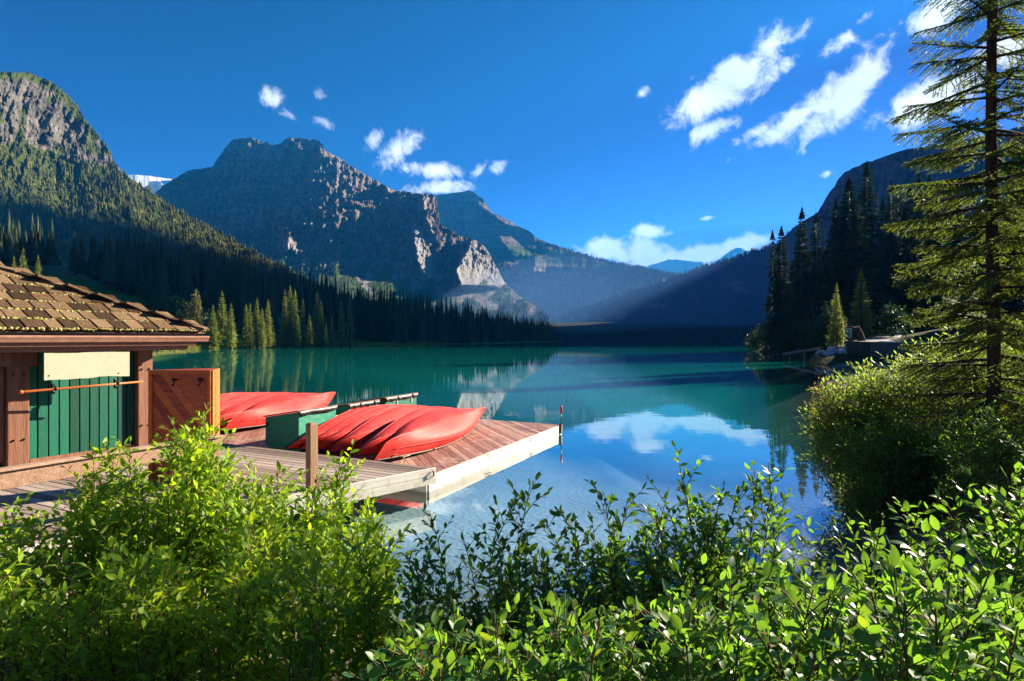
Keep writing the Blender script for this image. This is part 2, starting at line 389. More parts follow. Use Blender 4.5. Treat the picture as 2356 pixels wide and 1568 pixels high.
# --- glacier saddle between the left mountain and the massif
silG = disp((215,404),(262,403),(280,402),(298,402),(310,402),(345,405),(400,413),(412,411),(440,400),(520,430))
MG = relief('mountain', np.arange(100, 226, 1.0), 46, silG, disp((100,520),(520,520)),
            lambda U, T, PY: 5200+1900*T**.8+14*fbm(U*.08, PY*.08, 3, 95)+2.0*(U-100), rock_far,
            {'snow': lambda U, T, P: np.clip(bump(U, 230*D2, 402*D2, 3)*sstep(434*D2, 424*D2, P+4*fbm(U*.12, P*.1, 3, 97))*(1-bump(U, 340*D2, 372*D2, 4)*bump(P, 416*D2, 432*D2, 1.5)*.8), 0, 1), 'pale': lambda U, T, P: U*0+.3}, label='snow covered glacier saddle in the gap between the mountains', rag=.25)

# --- distant peaks in the valley mouth
silF = disp((1420,640),(1470,622),(1500,609),(1520,602),(1541,596),(1570,598),(1590,601),(1610,603),(1628,610),(1645,606),(1660,592),(1675,580),(1690,572),(1702,571),(1720,577),(1740,576),(1760,572),(1800,560),(1900,560))
MF = relief('mountain', np.arange(618, 830, 1.2), 34, silF, 330, lambda U, T, PY: 9600+1300*T+60*fbm(U*.06, PY*.06, 4, 101, .5, True), rock_far,
            {'veg': lambda U, T, P: U*0+.45, 'snow': lambda U, T, P: np.clip(bump(U, 1668*D2, 1732*D2, 3)*(fbm(U*.2, P*.3, 3, 103) > .28)*.7, 0, 1)}, label='distant blue peaks closing the valley')

# --- valley side and mountain on the right
silR = disp((1225,748),(1262,738),(1300,724),(1350,707),(1400,690),(1450,672),(1500,655),(1550,639),(1600,622),(1650,606),(1700,592),(1740,578),(1780,566),(1800,548),(1830,520),(1862,500),(1880,489),(1893,470),(1900,455),(1910,440),(1920,430),(1928,412),(1940,400),(1960,388),(1990,375),(2020,366),(2070,347),(2090,342),(2110,341),(2150,335),(2240,318),(2356,290),(2500,262),(2800,230))
def dR(U, T, PY):
    d0 = np.interp(U, [530, 620, 765, 850, 1024, 1200], [3150, 2750, 2050, 1500, 1100, 1000]); zpx = HY-PY
    d = d0+np.interp(zpx, [0, 6, 40, 100, 140, 230], [0, 70, 400, 850, 1000, 1150])
    d = d+16*fbm(U*.03, PY*.02, 4, 111, .5, True)+sstep(70, 100, zpx)*(2*np.sin(zpx*.8+.05*U)+22*fbm(U*.05, PY*.04, 4, 113, .55, True))
    return d
def vegR(U, T, PY):
    n = fbm(U*.05, PY*.12, 4, 117)
    line = sstep(9, 3, np.abs(PY-np.interp(U, np.array([1380, 1640, 1760, 1900])*D2, np.array([725, 680, 645, 590])*D2)-6*fbm(U*.04, PY*0, 3, 118)))
    sp = line*sstep(.05, .4, n)+.5*sstep(.5, .65, fbm(U*.06, PY*.10, 4, 119))
    up = sstep(1800*D2, 1900*D2, U)*sstep(100, 120, HY-PY)
    return np.clip(1-1.2*sp-up, 0, 1)
MR = relief('mountain', np.arange(531, 1230, 1.6), 120, silR, 341.5, dR, rock_far, {'veg': vegR, 'pale': lambda U, T, P: np.clip(.75-.5*sstep(1800*D2, 1900*D2, U), 0, 1)},
            label='hazy blue valley side rising to a dark cliffed mountain on the right')

# --- unseen ridge on the sun's side, its crest shaped to throw shade across the valley
hp, hs_ = np.array((-math.sin(SUN_AZ), math.cos(SUN_AZ))), np.array((math.cos(SUN_AZ), math.sin(SUN_AZ)))
TE = math.tan(SUN_EL)
def ab(P):
    a = P[..., 0]*hp[0]+P[..., 1]*hp[1]; r = P[..., 0]*hs_[0]+P[..., 1]*hs_[1]
    return a, P[..., 2]-r*TE
def on_relief(M, px, py):
    i = np.argmin(np.abs(M['U'][:, 0]-px)); j = np.argmin(np.abs(M['PY'][i]-py)); return M['P'][i, j]
lit = [on_relief(ML, *p) for p in disp((0,436),(100,470),(200,503),(300,528),(400,556),(520,592),(600,612))]
prof = sorted([tuple(float(v) for v in ab(p)) for p in lit])
prof = [(221, -60), (231, 30), (250, 55), (300, 70), (480, 78), (640, 80)]+[p for p in prof if p[0] > 660]
aT, bT = prof[-1]
prof += [(aT+30, bT-60), (aT+90, bT-330), (aT+330, bT-800), (aT+600, bT-1000)]
def crest_r(a, q=1.04):
    return a*(hp[1]*q-hp[0])/(hs_[0]-hs_[1]*q)
def build_shade_ridge():
    pa = np.array([p[0] for p in prof]); pb = np.array([p[1] for p in prof])
    aa = np.linspace(pa[0], pa[-1], 240); bb = np.interp(aa, pa, pb)+6*fbm(aa*.012, aa*0, 4, 131)*np.clip((aa-240)/200, 0, 1)*2
    rr = crest_r(aa)
    zc = np.maximum(bb+rr*TE, 2); zc[0] = 1
    cx = aa*hp[0]+rr*hs_[0]; cy = aa*hp[1]+rr*hs_[1]
    nrm = np.array((.72, -.69))                       # out of the frame, across the ridge
    rows = []
    for f, w in ((-.02, -.36), (.3, -.22), (.7, -.09), (1, 0), (.8, .25), (.4, .7), (-.02, 1.2)):
        rag = zc*.03*fbm(aa*.02, aa*0+f*9, 4, 133)*(f not in (1, -.02))
        rows.append(np.stack([cx+nrm[0]*(w*zc+rag), cy+nrm[1]*(w*zc+rag), np.where(f < 0, -3, zc*f)], -1))
    G = np.stack(rows, 1)
    z = np.zeros(G.shape[0]*G.shape[1])
    me = np_mesh('mountain', G.reshape(-1, 3), [grid_faces(len(aa), len(rows))[:, ::-1]], rock_far, True, {'veg': z+.6, 'pale': z+.3, 'snow': z})
    tag(link('mountain', me), 'unseen steep ridge beyond the right edge, shaped to shade the valley', None, None, 'structure')
build_shade_ridge()
RIDGE_TOP = max(p[1]+crest_r(p[0])*TE for p in prof)

# ------------------------------------------------------------------ ground, shores, lake
SHX = np.array([-60, -14, -9, -6, -3, 0, 2.2, 3.6, 5.2, 7.5, 10, 14, 22, 30, 34, 60])
SHY = np.array([40, 16, 11.5, 8.6, 6.4, 5.3, 5.4, 6.6, 8.8, 12, 17, 25, 40, 53, 62, 75])
def ground_z(x, y):
    x, y = np.asarray(x, float), np.asarray(y, float)
    s = (np.interp(x, SHX, SHY)+.35*fbm(x*.5, y*.5, 3, 141)-y)
    k = np.interp(x, [-60, -3, 2, 6, 14], [.35, .9, 1, .75, .5]); s = s*k
    z = np.where(s > 0, .95*(1-np.exp(-s*.34))+.02*np.maximum(s-3, 0), np.maximum(s*np.interp(x, [-60, 2.8, 6, 20], [.085, .085, .32, .4]), -3.0))
    return z+.03*fbm(x*2.1, y*2.1, 3, 143)*(s > -4)
def build_ground():
    xs = np.concatenate([np.linspace(-120, -14, 36), np.arange(-13.5, 16, .28), np.linspace(16.5, 90, 60)])
    ys = np.concatenate([np.linspace(-60, -4, 12), np.arange(-3.5, 20, .28), np.linspace(20.5, 90, 60)])
    X, Y = np.meshgrid(xs, ys, indexing='ij'); Z = ground_z(X, Y)
    far = np.maximum(np.maximum(X-60, 0), np.maximum(Y-70, 0)); Z = Z-np.minimum(far*.2, 2)*(Z > -3)
    me = np_mesh('ground', np.stack([X, Y, Z], -1).reshape(-1, 3), [grid_faces(len(xs), len(ys))], None, True)
    M = Mat('gravelly shore', .9, .1)
    g = M.geo(); n = M.noise(g, 1.3, 6, .6); peb = M.node('TexVoronoi', i_Scale=9.0); M.L.new(g, peb.inputs['Vector'])
    c = M.ramp(n, [(.3, (.13, .11, .075)), (.55, (.27, .24, .18)), (.75, (.36, .34, .30))])
    c = M.mixc(M.range(peb.outputs['Distance'], .0, .5, 0, .55), c, (.10, .09, .07))
    c = M.mixc(M.range(M.noise(g, 4.5, 5, .7), .48, .62, 0, .8), c, (.055, .06, .022))
    sx = M.node('SeparateXYZ'); M.L.new(g, sx.inputs[0]); c = M.mixc(M.math('MULTIPLY', M.range(sx.outputs[2], .35, .8), M.range(M.noise(g, 1.8, 6, .7), .35, .55, .35, .95)), c, M.mixc(M.noise(g, 7, 4, .7), (.03, .045, .012), (.09, .10, .03)))
    sz = M.node('SeparateXYZ'); M.L.new(g, sz.inputs[0])
    c = M.mixc(M.range(sz.outputs[2], .06, -.25), c, M.mixc(M.range(M.math('MULTIPLY_ADD', M.noise(g, .25, 4), 6.0, sz.outputs[0]), 4.0, 9.5), M.mixc(M.noise(g, .9, 5, .7), (.30, .34, .33), (.46, .50, .49)), M.mixc(M.noise(g, 1.2, 5, .7), (.05, .055, .035), (.13, .12, .08))))
    M.set(Base_Color=c); M.bump(peb.outputs['Distance'], .5, .03)
    me.materials.append(M.m); tag(link('ground', me), 'gravelly bank and pale lake bed near the dock', None, None, 'structure')
    # the lake bed goes on beneath the whole lake and land, out to the horizon
    bed = MB(); bed.poly([(-9000, -1500, -6), (9000, -1500, -6), (9000, 14500, -6), (-9000, 14500, -6)])
    m2 = Mat('lake bed silt', .95, .05); m2.set(Base_Color=(.16, .17, .13, 1))
    tag(bed.build('lake_bed', m2.m), 'silty floor beneath the whole lake', None, None, 'structure')
build_ground()

def strip(name, pts, inland, rows, mat, label, seed, amp=.25):
    """land behind a shoreline: rows = (distance inland, height)"""
    P = np.array(pts, float); t = np.linspace(0, len(P)-1, (len(P)-1)*14+1)
    base = np.stack([np.interp(t, range(len(P)), P[:, k]) for k in range(P.shape[1])], -1)
    D = np.array(inland, float); D = np.stack([np.interp(t, np.linspace(0, len(P)-1, len(D)), D[:, k]) for k in (0, 1)], -1); D /= np.linalg.norm(D, axis=1)[:, None]
    k = base[:, 2] if P.shape[1] > 2 else np.ones(len(t))
    G = []
    for j, (dist, z) in enumerate(rows):
        wob = fbm(t*.9, t*0+j*.3, 3, seed)*min(3, abs(dist)*.3+1)
        q = base[:, :2]+D*(dist+wob)[:, None]
        zz = (z*np.where(z > 1, k, 1))+amp*fbm(q[:, 0]*.08, q[:, 1]*.08, 4, seed+5)*(dist > 1)*min(z, 6)*.5
        G.append(np.stack([q[:, 0], q[:, 1], zz], -1))
    G = np.stack(G, 1)
    me = np_mesh(name, G.reshape(-1, 3), [grid_faces(len(t), len(rows))], mat, True)
    o = link(name, me); tag(o, label, None, None, 'structure'); return G
def grass_mat(name, a, b, c):
    M = Mat(name, .95, .05); g = M.geo()
    col = M.ramp(M.math('MULTIPLY_ADD', M.noise(g, .12, 4), .6, M.math('MULTIPLY', M.noise(g, 1.1, 5, .7), .45)), [(.35, a), (.55, b), (.7, c)])
    M.set(Base_Color=col); M.bump(M.noise(g, 1.7, 5, .7), .8, .5); return M.m
meadow = grass_mat('meadow grass', (.045, .11, .02), (.085, .18, .032), (.12, .19, .045))
floor_m = grass_mat('forest floor', (.02, .026, .010), (.04, .05, .016), (.07, .07, .025))
rowsL = [(-14, -2), (-3, -.15), (0, .05), (3, .22), (9, .5), (22, 2.4), (45, 8), (80, 16), (120, 26), (170, 36), (260, 48), (420, 60)]
SL = [(-62, 52, .9), (-78, 92, 1), (-86, 132, 1), (-82, 160, 1), (-72, 184, 1), (-60, 203, .85), (-45, 227, .6), (-26, 270, .35), (-5, 328, .3), (22, 430, .3), (50, 555, .25), (30, 640, .2), (-60, 760, .2)]
strip('shore', SL, [(-1, .05), (-1, .1), (-1, .3), (-1, .35), (-.95, .45), (-.9, .5), (-.85, .6), (-.8, .65), (-.8, .65), (-.8, .6), (-.85, .3), (-.95, .0), (-1, -.1)], rowsL, meadow, 'grassy far shore rising to a sloping green meadow', 151, .4)
SR = [(30, 52, .8), (33.5, 61, .9), (36, 68, 1), (40, 78, 1), (46.5, 98, 1), (53, 125, 1), (60, 140, 1), (90, 152, 1), (160, 160, 1)]
strip('shore', SR, [(1, -.2), (1, -.1), (1, 0), (1, -.1), (1, -.1), (1, -.25), (.7, -.7), (.1, -1), (.1, -1)], [(-8, -2.5), (-1.5, -.4), (0, .05), (1.2, .6), (4, 1.3), (12, 2.6), (30, 6), (60, 14), (110, 34)], floor_m, 'wooded bank on the right side of the lake', 157, .3)
SF = [(-700, 1100), (-300, 1050), (0, 1000), (140, 960), (260, 930), (400, 900), (560, 860), (800, 840)]
strip('shore', SF, [(-.1, 1)], [(-20, -2), (0, .1), (20, .8), (80, 3), (300, 12), (900, 40), (1500, 70)], floor_m, 'low far shore at the head of the lake', 163, .2)

def build_water():
    xs = np.unique(np.concatenate([np.linspace(-5000, -60, 12), np.linspace(-60, -14, 24), np.arange(-14, 14, .3), np.linspace(14, 70, 40), np.linspace(70, 5000, 12)]))
    ys = np.unique(np.concatenate([np.linspace(-40, 2, 6), np.arange(2, 30, .3), np.linspace(30, 90, 40), np.linspace(90, 1250, 24)]))
    X, Y = np.meshgrid(xs, ys, indexing='ij')
    dep = np.where((Y < 88) & (X > -118) & (X < 88), np.clip(-ground_z(X, Y), 0, 9), 9)
    me = np_mesh('lake', np.stack([X, Y, X*0], -1).reshape(-1, 3), [grid_faces(len(xs), len(ys))], None, True, {'depth': dep.ravel()})
    M = Mat('glacial lake water', .02, .5)
    N, L = M.N, M.L
    g = M.geo()
    big = M.noise(M.geo((.006, .045, 1)), 1.0, 3, .5, .4); band = M.range(big, .47, .60)
    rip = M.noise(M.geo((.55, 1.5, 1)), 1.0, 3, .5); rip2 = M.noise(M.geo((.12, .42, 1)), 1.0, 3, .6, .3)
    hgt = M.math('MULTIPLY_ADD', rip, M.math('MULTIPLY_ADD', band, .55, .10), M.math('MULTIPLY', rip2, .6))
    bp = M.node('Bump'); bp.inputs['Strength'].default_value = .16; bp.inputs['Distance'].default_value = .03; L.new(hgt, bp.inputs['Height'])
    gl = M.node('BsdfGlossy'); gl.inputs['Roughness'].default_value = .015; L.new(bp.outputs[0], gl.inputs['Normal'])
    gl.inputs['Color'].default_value = (.97, .98, 1, 1)
    lw = M.node('LayerWeight'); lw.inputs['Blend'].default_value = .5; L.new(bp.outputs[0], lw.inputs['Normal'])
    fr = M.math('MULTIPLY_ADD', M.math('POWER', lw.outputs['Facing'], 3.3), .93, .055)
    body = M.node('BsdfDiffuse'); body.inputs['Color'].default_value = (.005, .235, .20, 1)
    tr = M.node('BsdfTransparent'); tr.inputs['Color'].default_value = (.74, .91, .97, 1)
    turb = M.node('MixShader'); L.new(M.range(M.attr('depth'), .3, 2.3), turb.inputs[0])
    L.new(tr.outputs[0], turb.inputs[1]); L.new(body.outputs[0], turb.inputs[2])
    mx = M.node('MixShader'); L.new(fr, mx.inputs[0]); L.new(turb.outputs[0], mx.inputs[1]); L.new(gl.outputs[0], mx.inputs[2])
    L.new(mx.outputs[0], M.out.inputs['Surface'])
    me.materials.append(M.m)
    tag(link('lake', me), 'calm turquoise lake mirroring the mountains and clouds', None, None, 'structure')
build_water()

# ------------------------------------------------------------------ the air over the valley
HAZE = 5.6e-5
def build_haze():
    b = MB(); z1 = max(RIDGE_TOP, 1450)+30; b.box((0, 5900, (z1-7)/2), (9400, 0, 0), (0, 8900, 0), (0, 0, (z1+7)/2))
    M = bpy.data.materials.new('valley haze'); M.use_nodes = True; nt = M.node_tree; nt.nodes.clear()
    o = nt.nodes.new('ShaderNodeOutputMaterial'); v = nt.nodes.new('ShaderNodeVolumePrincipled')
    v.inputs['Color'].default_value = (.02, .36, 1.0, 1); v.inputs['Density'].default_value = HAZE; v.inputs['Anisotropy'].default_value = .25
    nt.links.new(v.outputs[0], o.inputs['Volume'])
    tag(b.build('haze', M), 'thin blue haze filling the valley air', None, None, 'stuff')
build_haze()

def build_mist():
    """morning mist lying in the shaded trough at the head of the lake"""
    b = MB(); V = []; nu, nv = 28, 12
    for j in range(nv+1):
        t = math.pi*j/nv
        for i in range(nu):
            a = 2*math.pi*i/nu; V.append((900+1250*math.sin(t)*math.cos(a), 2300+1250*math.sin(t)*math.sin(a), 60+330*math.cos(t)))
    me = np_mesh('mist', V, [np.array([(j*nu+i, j*nu+(i+1) % nu, (j+1)*nu+(i+1) % nu, (j+1)*nu+i) for j in range(nv) for i in range(nu)])[:, ::-1]], None, True)
    M = bpy.data.materials.new('valley mist'); M.use_nodes = True; nt = M.node_tree; nt.nodes.clear()
    o = nt.nodes.new('ShaderNodeOutputMaterial'); v = nt.nodes.new('ShaderNodeVolumePrincipled')
    v.inputs['Color'].default_value = (.20, .46, 1.0, 1); v.inputs['Density'].default_value = 2.0e-4
    nt.links.new(v.outputs[0], o.inputs['Volume']); me.materials.append(M)
    tag(link('mist', me), 'soft blue mist lying in the shaded valley beyond the lake', None, None, 'stuff')
build_mist()

# ------------------------------------------------------------------ conifers
def leafmat(name, base, alt, trans=.25, rough=.6, spec=.25, noise_scale=.6, rand=True, transcol=None):
    """foliage: colour varies from tree to tree and clump to clump, some light passes through"""
    M = Mat(name, rough, spec)
    n = M.noise(M.geo(), noise_scale, 4, .65)
    f = M.range(n, .35, .65)
    if rand: f = M.math('MULTIPLY_ADD', M.rnd(), .6, M.math('MULTIPLY', f, .4))
    c = M.mixc(f, base, alt); M.set(Base_Color=c)
    if trans:
        t = M.node('BsdfTranslucent')
        if transcol: M.L.new(M.mixc(.55, c, transcol), t.inputs['Color'])
        else: M.L.new(c, t.inputs['Color'])
        mx = M.node('MixShader'); mx.inputs[0].default_value = trans
        M.L.new(M.b.outputs[0], mx.inputs[1]); M.L.new(t.outputs[0], mx.inputs[2]); M.L.new(mx.outputs[0], M.out.inputs['Surface'])
    return M.m
needle_lit = leafmat('spruce needles painted sunlit', (.16, .21, .035), (.25, .28, .05), .4, .6, .2, .35)  # sunlight put into the colour; needle_dark is the unlit copy
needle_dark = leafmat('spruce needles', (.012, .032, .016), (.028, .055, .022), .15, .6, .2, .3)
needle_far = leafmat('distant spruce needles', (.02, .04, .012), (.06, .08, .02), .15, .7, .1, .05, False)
needle_haze = leafmat('haze paled valley needles', (.06, .10, .075), (.08, .12, .085), .2, .7, .1, .05, False)  # paler, bluer needles standing in for haze over the slope
needle_slope = leafmat('mountain forest needles', (.025, .038, .008), (.14, .15, .035), .15, .7, .1, .045, False)
bark = Mat('spruce bark', .9, .1)
bark.set(Base_Color=bark.ramp(bark.noise(bark.pos('Object', (6, 6, 1.2)), 2.5, 5, .65), [(.35, (.028, .018, .011)), (.6, (.075, .052, .034)), (.8, (.13, .10, .075))])); bark.bump(bark.noise(bark.pos('Object', (9, 9, 2)), 3, 4), .6, .03)
bark = bark.m

def conifer_crown(h, rb, whorls, per, leaflets, seed, low=.06, droop=.35, ragged=.25, shape=.9):
    """drooping fronds with side sprays, as triangles, from the tip down"""
    r = np.random.default_rng(seed); T = []
    for w in range(whorls):
        u = (w+.5*r.random())/whorls                      # 0 tip .. 1 lowest
        z = h*(1-u*(1-low)); L = rb*(u**shape*.94+.06)*(1-.28*max(0, u-.85)/.15)
        for k in range(per):
            az = 2*math.pi*(k+r.random()*.8)/per+w*2.4; l = L*(1-ragged*r.random()*1.4+.12*r.random())
            if r.random() < .06: l *= 1.25
            ca, sa = math.cos(az), math.sin(az); side = np.array((-sa, ca, 0))
            dz = -droop*(.4+.8*u)*l*(.7+.6*r.random())
            def sp(s): return np.array((ca*l*s, sa*l*s, z+dz*s*s*.9+l*.10*s+.10*l*max(0, s-.75)))
            tw = .16*l+.10
            T.append((sp(0)+side*.05*l, sp(0)-side*.05*l, sp(1.0)))
            for i in range(leaflets):
                s = .18+.78*(i+r.random()*.6)/leaflets; p = sp(s); q = sp(min(1, s+.16))
                wd = l*(.42*(1-s*.7)+.07)*(.7+.6*r.random())
                for sg in (-1, 1):
                    tip = p+side*sg*wd+np.array((ca, sa, 0))*wd*.8+np.array((0, 0, -wd*(.25+.5*r.random())))
                    T.append((p, q, tip))
            p = sp(.45); T.append((p, sp(.8), p*.35+sp(.8)*.65+np.array((0, 0, -tw*2.2))))
            p = sp(.12); T.append((p, sp(.5), (p+sp(.5))/2+np.array((0, 0, -tw*2.4))))
    for k in range(4):                                    # leader
        az = k*math.pi/2; o = np.array((math.cos(az), math.sin(az), 0))*.035*h*.5
        T.append((np.array((0, 0, h*1.02)), np.array((0, 0, h*.93))+o, np.array((0, 0, h*.93))-o*.4))
    V = np.array(T).reshape(-1, 3); return V, np.arange(len(V)).reshape(-1, 3)
def trunk_mesh(name, h, r0, mat, n=7, limbs=0, seed=0, r1=.03):
    b = MB(); P = [(0, 0, -.5), (0, 0, h*.1), (.01*h, 0, h*.4), (0, .005*h, h*.75), (0, 0, h*.97)]
    b.tube(P, [r0*1.15, r0, r0*.75, r0*.38, r1], n)
    rr = np.random.default_rng(seed)
    for k in range(limbs):
        z = h*(.05+.3*rr.random()); a = rr.random()*6.28; l = h*.05*(1+rr.random())
        b.tube([(0, 0, z), (math.cos(a)*l, math.sin(a)*l, z-l*.2)], [r0*.18, r0*.05], 4, False)
    return b.mesh(name, mat, True)
def crown_set(kind, specs, mat):
    out = []
    for i, (h, rb, wh, per, lf, low, droop, rag, shape) in enumerate(specs):
        V, Fc = conifer_crown(h, rb, wh, per, lf, 300+i*7+len(kind), low, droop, rag, shape)
        out.append((np_mesh('crown', V, [Fc], mat), trunk_mesh('trunk', h, h*.011, bark, 6, 4, i, h*.0012), h))
    return out
# unit height 20 m; slender subalpine spruces
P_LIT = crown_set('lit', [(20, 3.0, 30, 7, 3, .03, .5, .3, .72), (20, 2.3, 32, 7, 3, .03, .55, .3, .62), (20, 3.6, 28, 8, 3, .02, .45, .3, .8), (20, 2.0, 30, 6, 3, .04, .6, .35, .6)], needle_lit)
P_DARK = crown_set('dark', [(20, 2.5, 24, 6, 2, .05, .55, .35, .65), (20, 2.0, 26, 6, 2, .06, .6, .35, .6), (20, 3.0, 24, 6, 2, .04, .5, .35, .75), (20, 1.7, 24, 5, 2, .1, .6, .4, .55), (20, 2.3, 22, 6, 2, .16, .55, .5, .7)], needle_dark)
def plant_tree(name, proto, loc, height, wid=1.0, rz=None, label=None, cat='tree', group=None):
    cm, tm, h0 = proto; s = height/h0
    t = empty(name, tuple(float(v) for v in loc), label, cat, group)
    for nm, me in (('trunk', tm), ('crown', cm)):
        o = bpy.data.objects.new(nm, me); COL.objects.link(o); o.parent = t
        o.scale = (s*wid, s*wid, s); o.rotation_euler = (0, 0, random.random()*6.28 if rz is None else rz)
    return t
def zof(G, x, y):
    """height of a shore strip near (x, y)"""
    q = G.reshape(-1, 3); i = np.argmin((q[:, 0]-x)**2+(q[:, 1]-y)**2); return float(q[i, 2])
def simple_trees(name, P, hts, mat, label, sides=5, tiers=3, slim=.17, seed=1, kind='stuff'):
    """many small conifers joined into one mass"""
    r = np.random.default_rng(seed); n = len(P); pv, pf = [], []
    for t in range(tiers):
        z0 = .02+.9*t/tiers*.86; z1 = min(1.0, z0+1.35/tiers+.12); rad = slim*(1-t/(tiers+.15))
        b = len(pv); pv.append((0, 0, z1))
        for k in range(sides):
            a = 2*math.pi*(k+.5*t)/sides; q = rad*(1 if k % 2 else .72); pv.append((math.cos(a)*q, math.sin(a)*q, z0))
        pf += [(b, b+1+k, b+1+(k+1) % sides) for k in range(sides)]
    pv, pf = np.array(pv), np.array(pf)
    th = r.random(n)*6.28; c, s = np.cos(th), np.sin(th); w = hts*(.75+.6*r.random(n))
    j = 1+.25*(r.random((n, len(pv)))-.5)
    X = (pv[None, :, 0]*c[:, None]-pv[None, :, 1]*s[:, None])*w[:, None]*j+P[:, None, 0]
    Y = (pv[None, :, 0]*s[:, None]+pv[None, :, 1]*c[:, None])*w[:, None]*j+P[:, None, 1]
    Z = pv[None, :, 2]*hts[:, None]+P[:, None, 2]-.3
    Fc = (pf[None]+np.arange(n)[:, None, None]*len(pv)).reshape(-1, 3)
    me = np_mesh(name, np.stack([X, Y, Z], -1).reshape(-1, 3), [Fc], mat)
    return tag(link(name, me), label, None, None, kind)
def sample_relief(M, n, seed, cond, jitter=True):
    """points spread evenly over the picture area of a slope"""
    r = np.random.default_rng(seed); nu, nv = M['U'].shape
    u = r.random(n)*(nu-1.001); py = M['PY']
    i = u.astype(int); lo, hi = py[i, 0], py[i, -1]; v = lo+(hi-lo)*r.random(n)
    j = np.clip(((v-lo)/(hi-lo)*(nv-1)).astype(int), 0, nv-2)
    k = M['T'][0]
    jj = np.clip(np.searchsorted(k, (v-lo)/(hi-lo))-1, 0, nv-2); f = ((v-lo)/(hi-lo)-k[jj])/(k[jj+1]-k[jj])
    fi = u-i
    P = (M['P'][i, jj]*(1-f)[:, None]+M['P'][i, jj+1]*f[:, None])*(1-fi)[:, None]+(M['P'][i+1, jj]*(1-f)[:, None]+M['P'][i+1, jj+1]*f[:, None])*fi[:, None]
    keep = cond(M['U'][i, jj], M['PY'][i, jj], M['veg'][i, jj], r.random(n))
    return P[keep]
r_ = np.random.default_rng(17)
p = sample_relief(ML, 15000, 201, lambda U, PY, v, q: (q < v*v) & (PY < 345))
tz = np.interp((p[:, 2]-H)/p[:, 1]*F, [190, 245], [1, .5])
simple_trees('forest', p, (7.5+9*r_.random(len(p))**1.5)*tz, needle_slope, 'dense conifer forest clothing the left mountainside', 5, 3, .19, 202)
p = sample_relief(MM, 9000, 203, lambda U, PY, v, q: (q < (v-.15)*.9) & (U > 230))
simple_trees('forest', p, 9+8*r_.random(len(p)), needle_far, 'wooded talus slopes at the foot of the rock massif', 4, 2, .24, 204)
p = sample_relief(MP, 3600, 205, lambda U, PY, v, q: q < v*.8)
simple_trees('forest', p, 11+9*r_.random(len(p)), needle_far, 'forest on the shoulder of the pointed peak', 4, 2, .22, 206)
p = sample_relief(MR, 9000, 207, lambda U, PY, v, q: (q < v) & (U < 860))
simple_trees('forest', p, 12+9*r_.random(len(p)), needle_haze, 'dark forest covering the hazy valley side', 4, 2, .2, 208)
q = MR['P'][:, -1]; q = q[(MR['U'][:, -1] > 560) & (MR['U'][:, -1] < 775)]; i = r_.integers(0, len(q), 420); f = r_.random(420)[:, None]
simple_trees('forest', q[i]*f+q[np.minimum(i+1, len(q)-1)]*(1-f), 14+12*r_.random(420), needle_dark, 'row of tiny conifers along the valley side crest', 4, 2, .2, 209)
q = MP['P'][:, -1]; q = q[(MP['U'][:, -1] > 555)]; i = r_.integers(0, len(q), 300); f = r_.random(300)[:, None]
simple_trees('forest', q[i]*f+q[np.minimum(i+1, len(q)-1)]*(1-f), 11+10*r_.random(300), needle_dark, 'row of tiny conifers along the long shoulder ridge', 4, 2, .2, 210)
def far_shore():
    n = 2600; x = -80+r_.random(n)*760; d = 975-.14*x+r_.random(n)**1.5*330
    k = np.interp(x, [60, 180, 300, 460], [.55, .6, 1.0, 1.15])
    simple_trees('forest', np.stack([x, d, 1+.012*(d-930)+0*x], -1), (15+10*r_.random(n))*k, needle_dark, 'low dark forest along the far end of the lake', 5, 3, .17, 211)
far_shore()

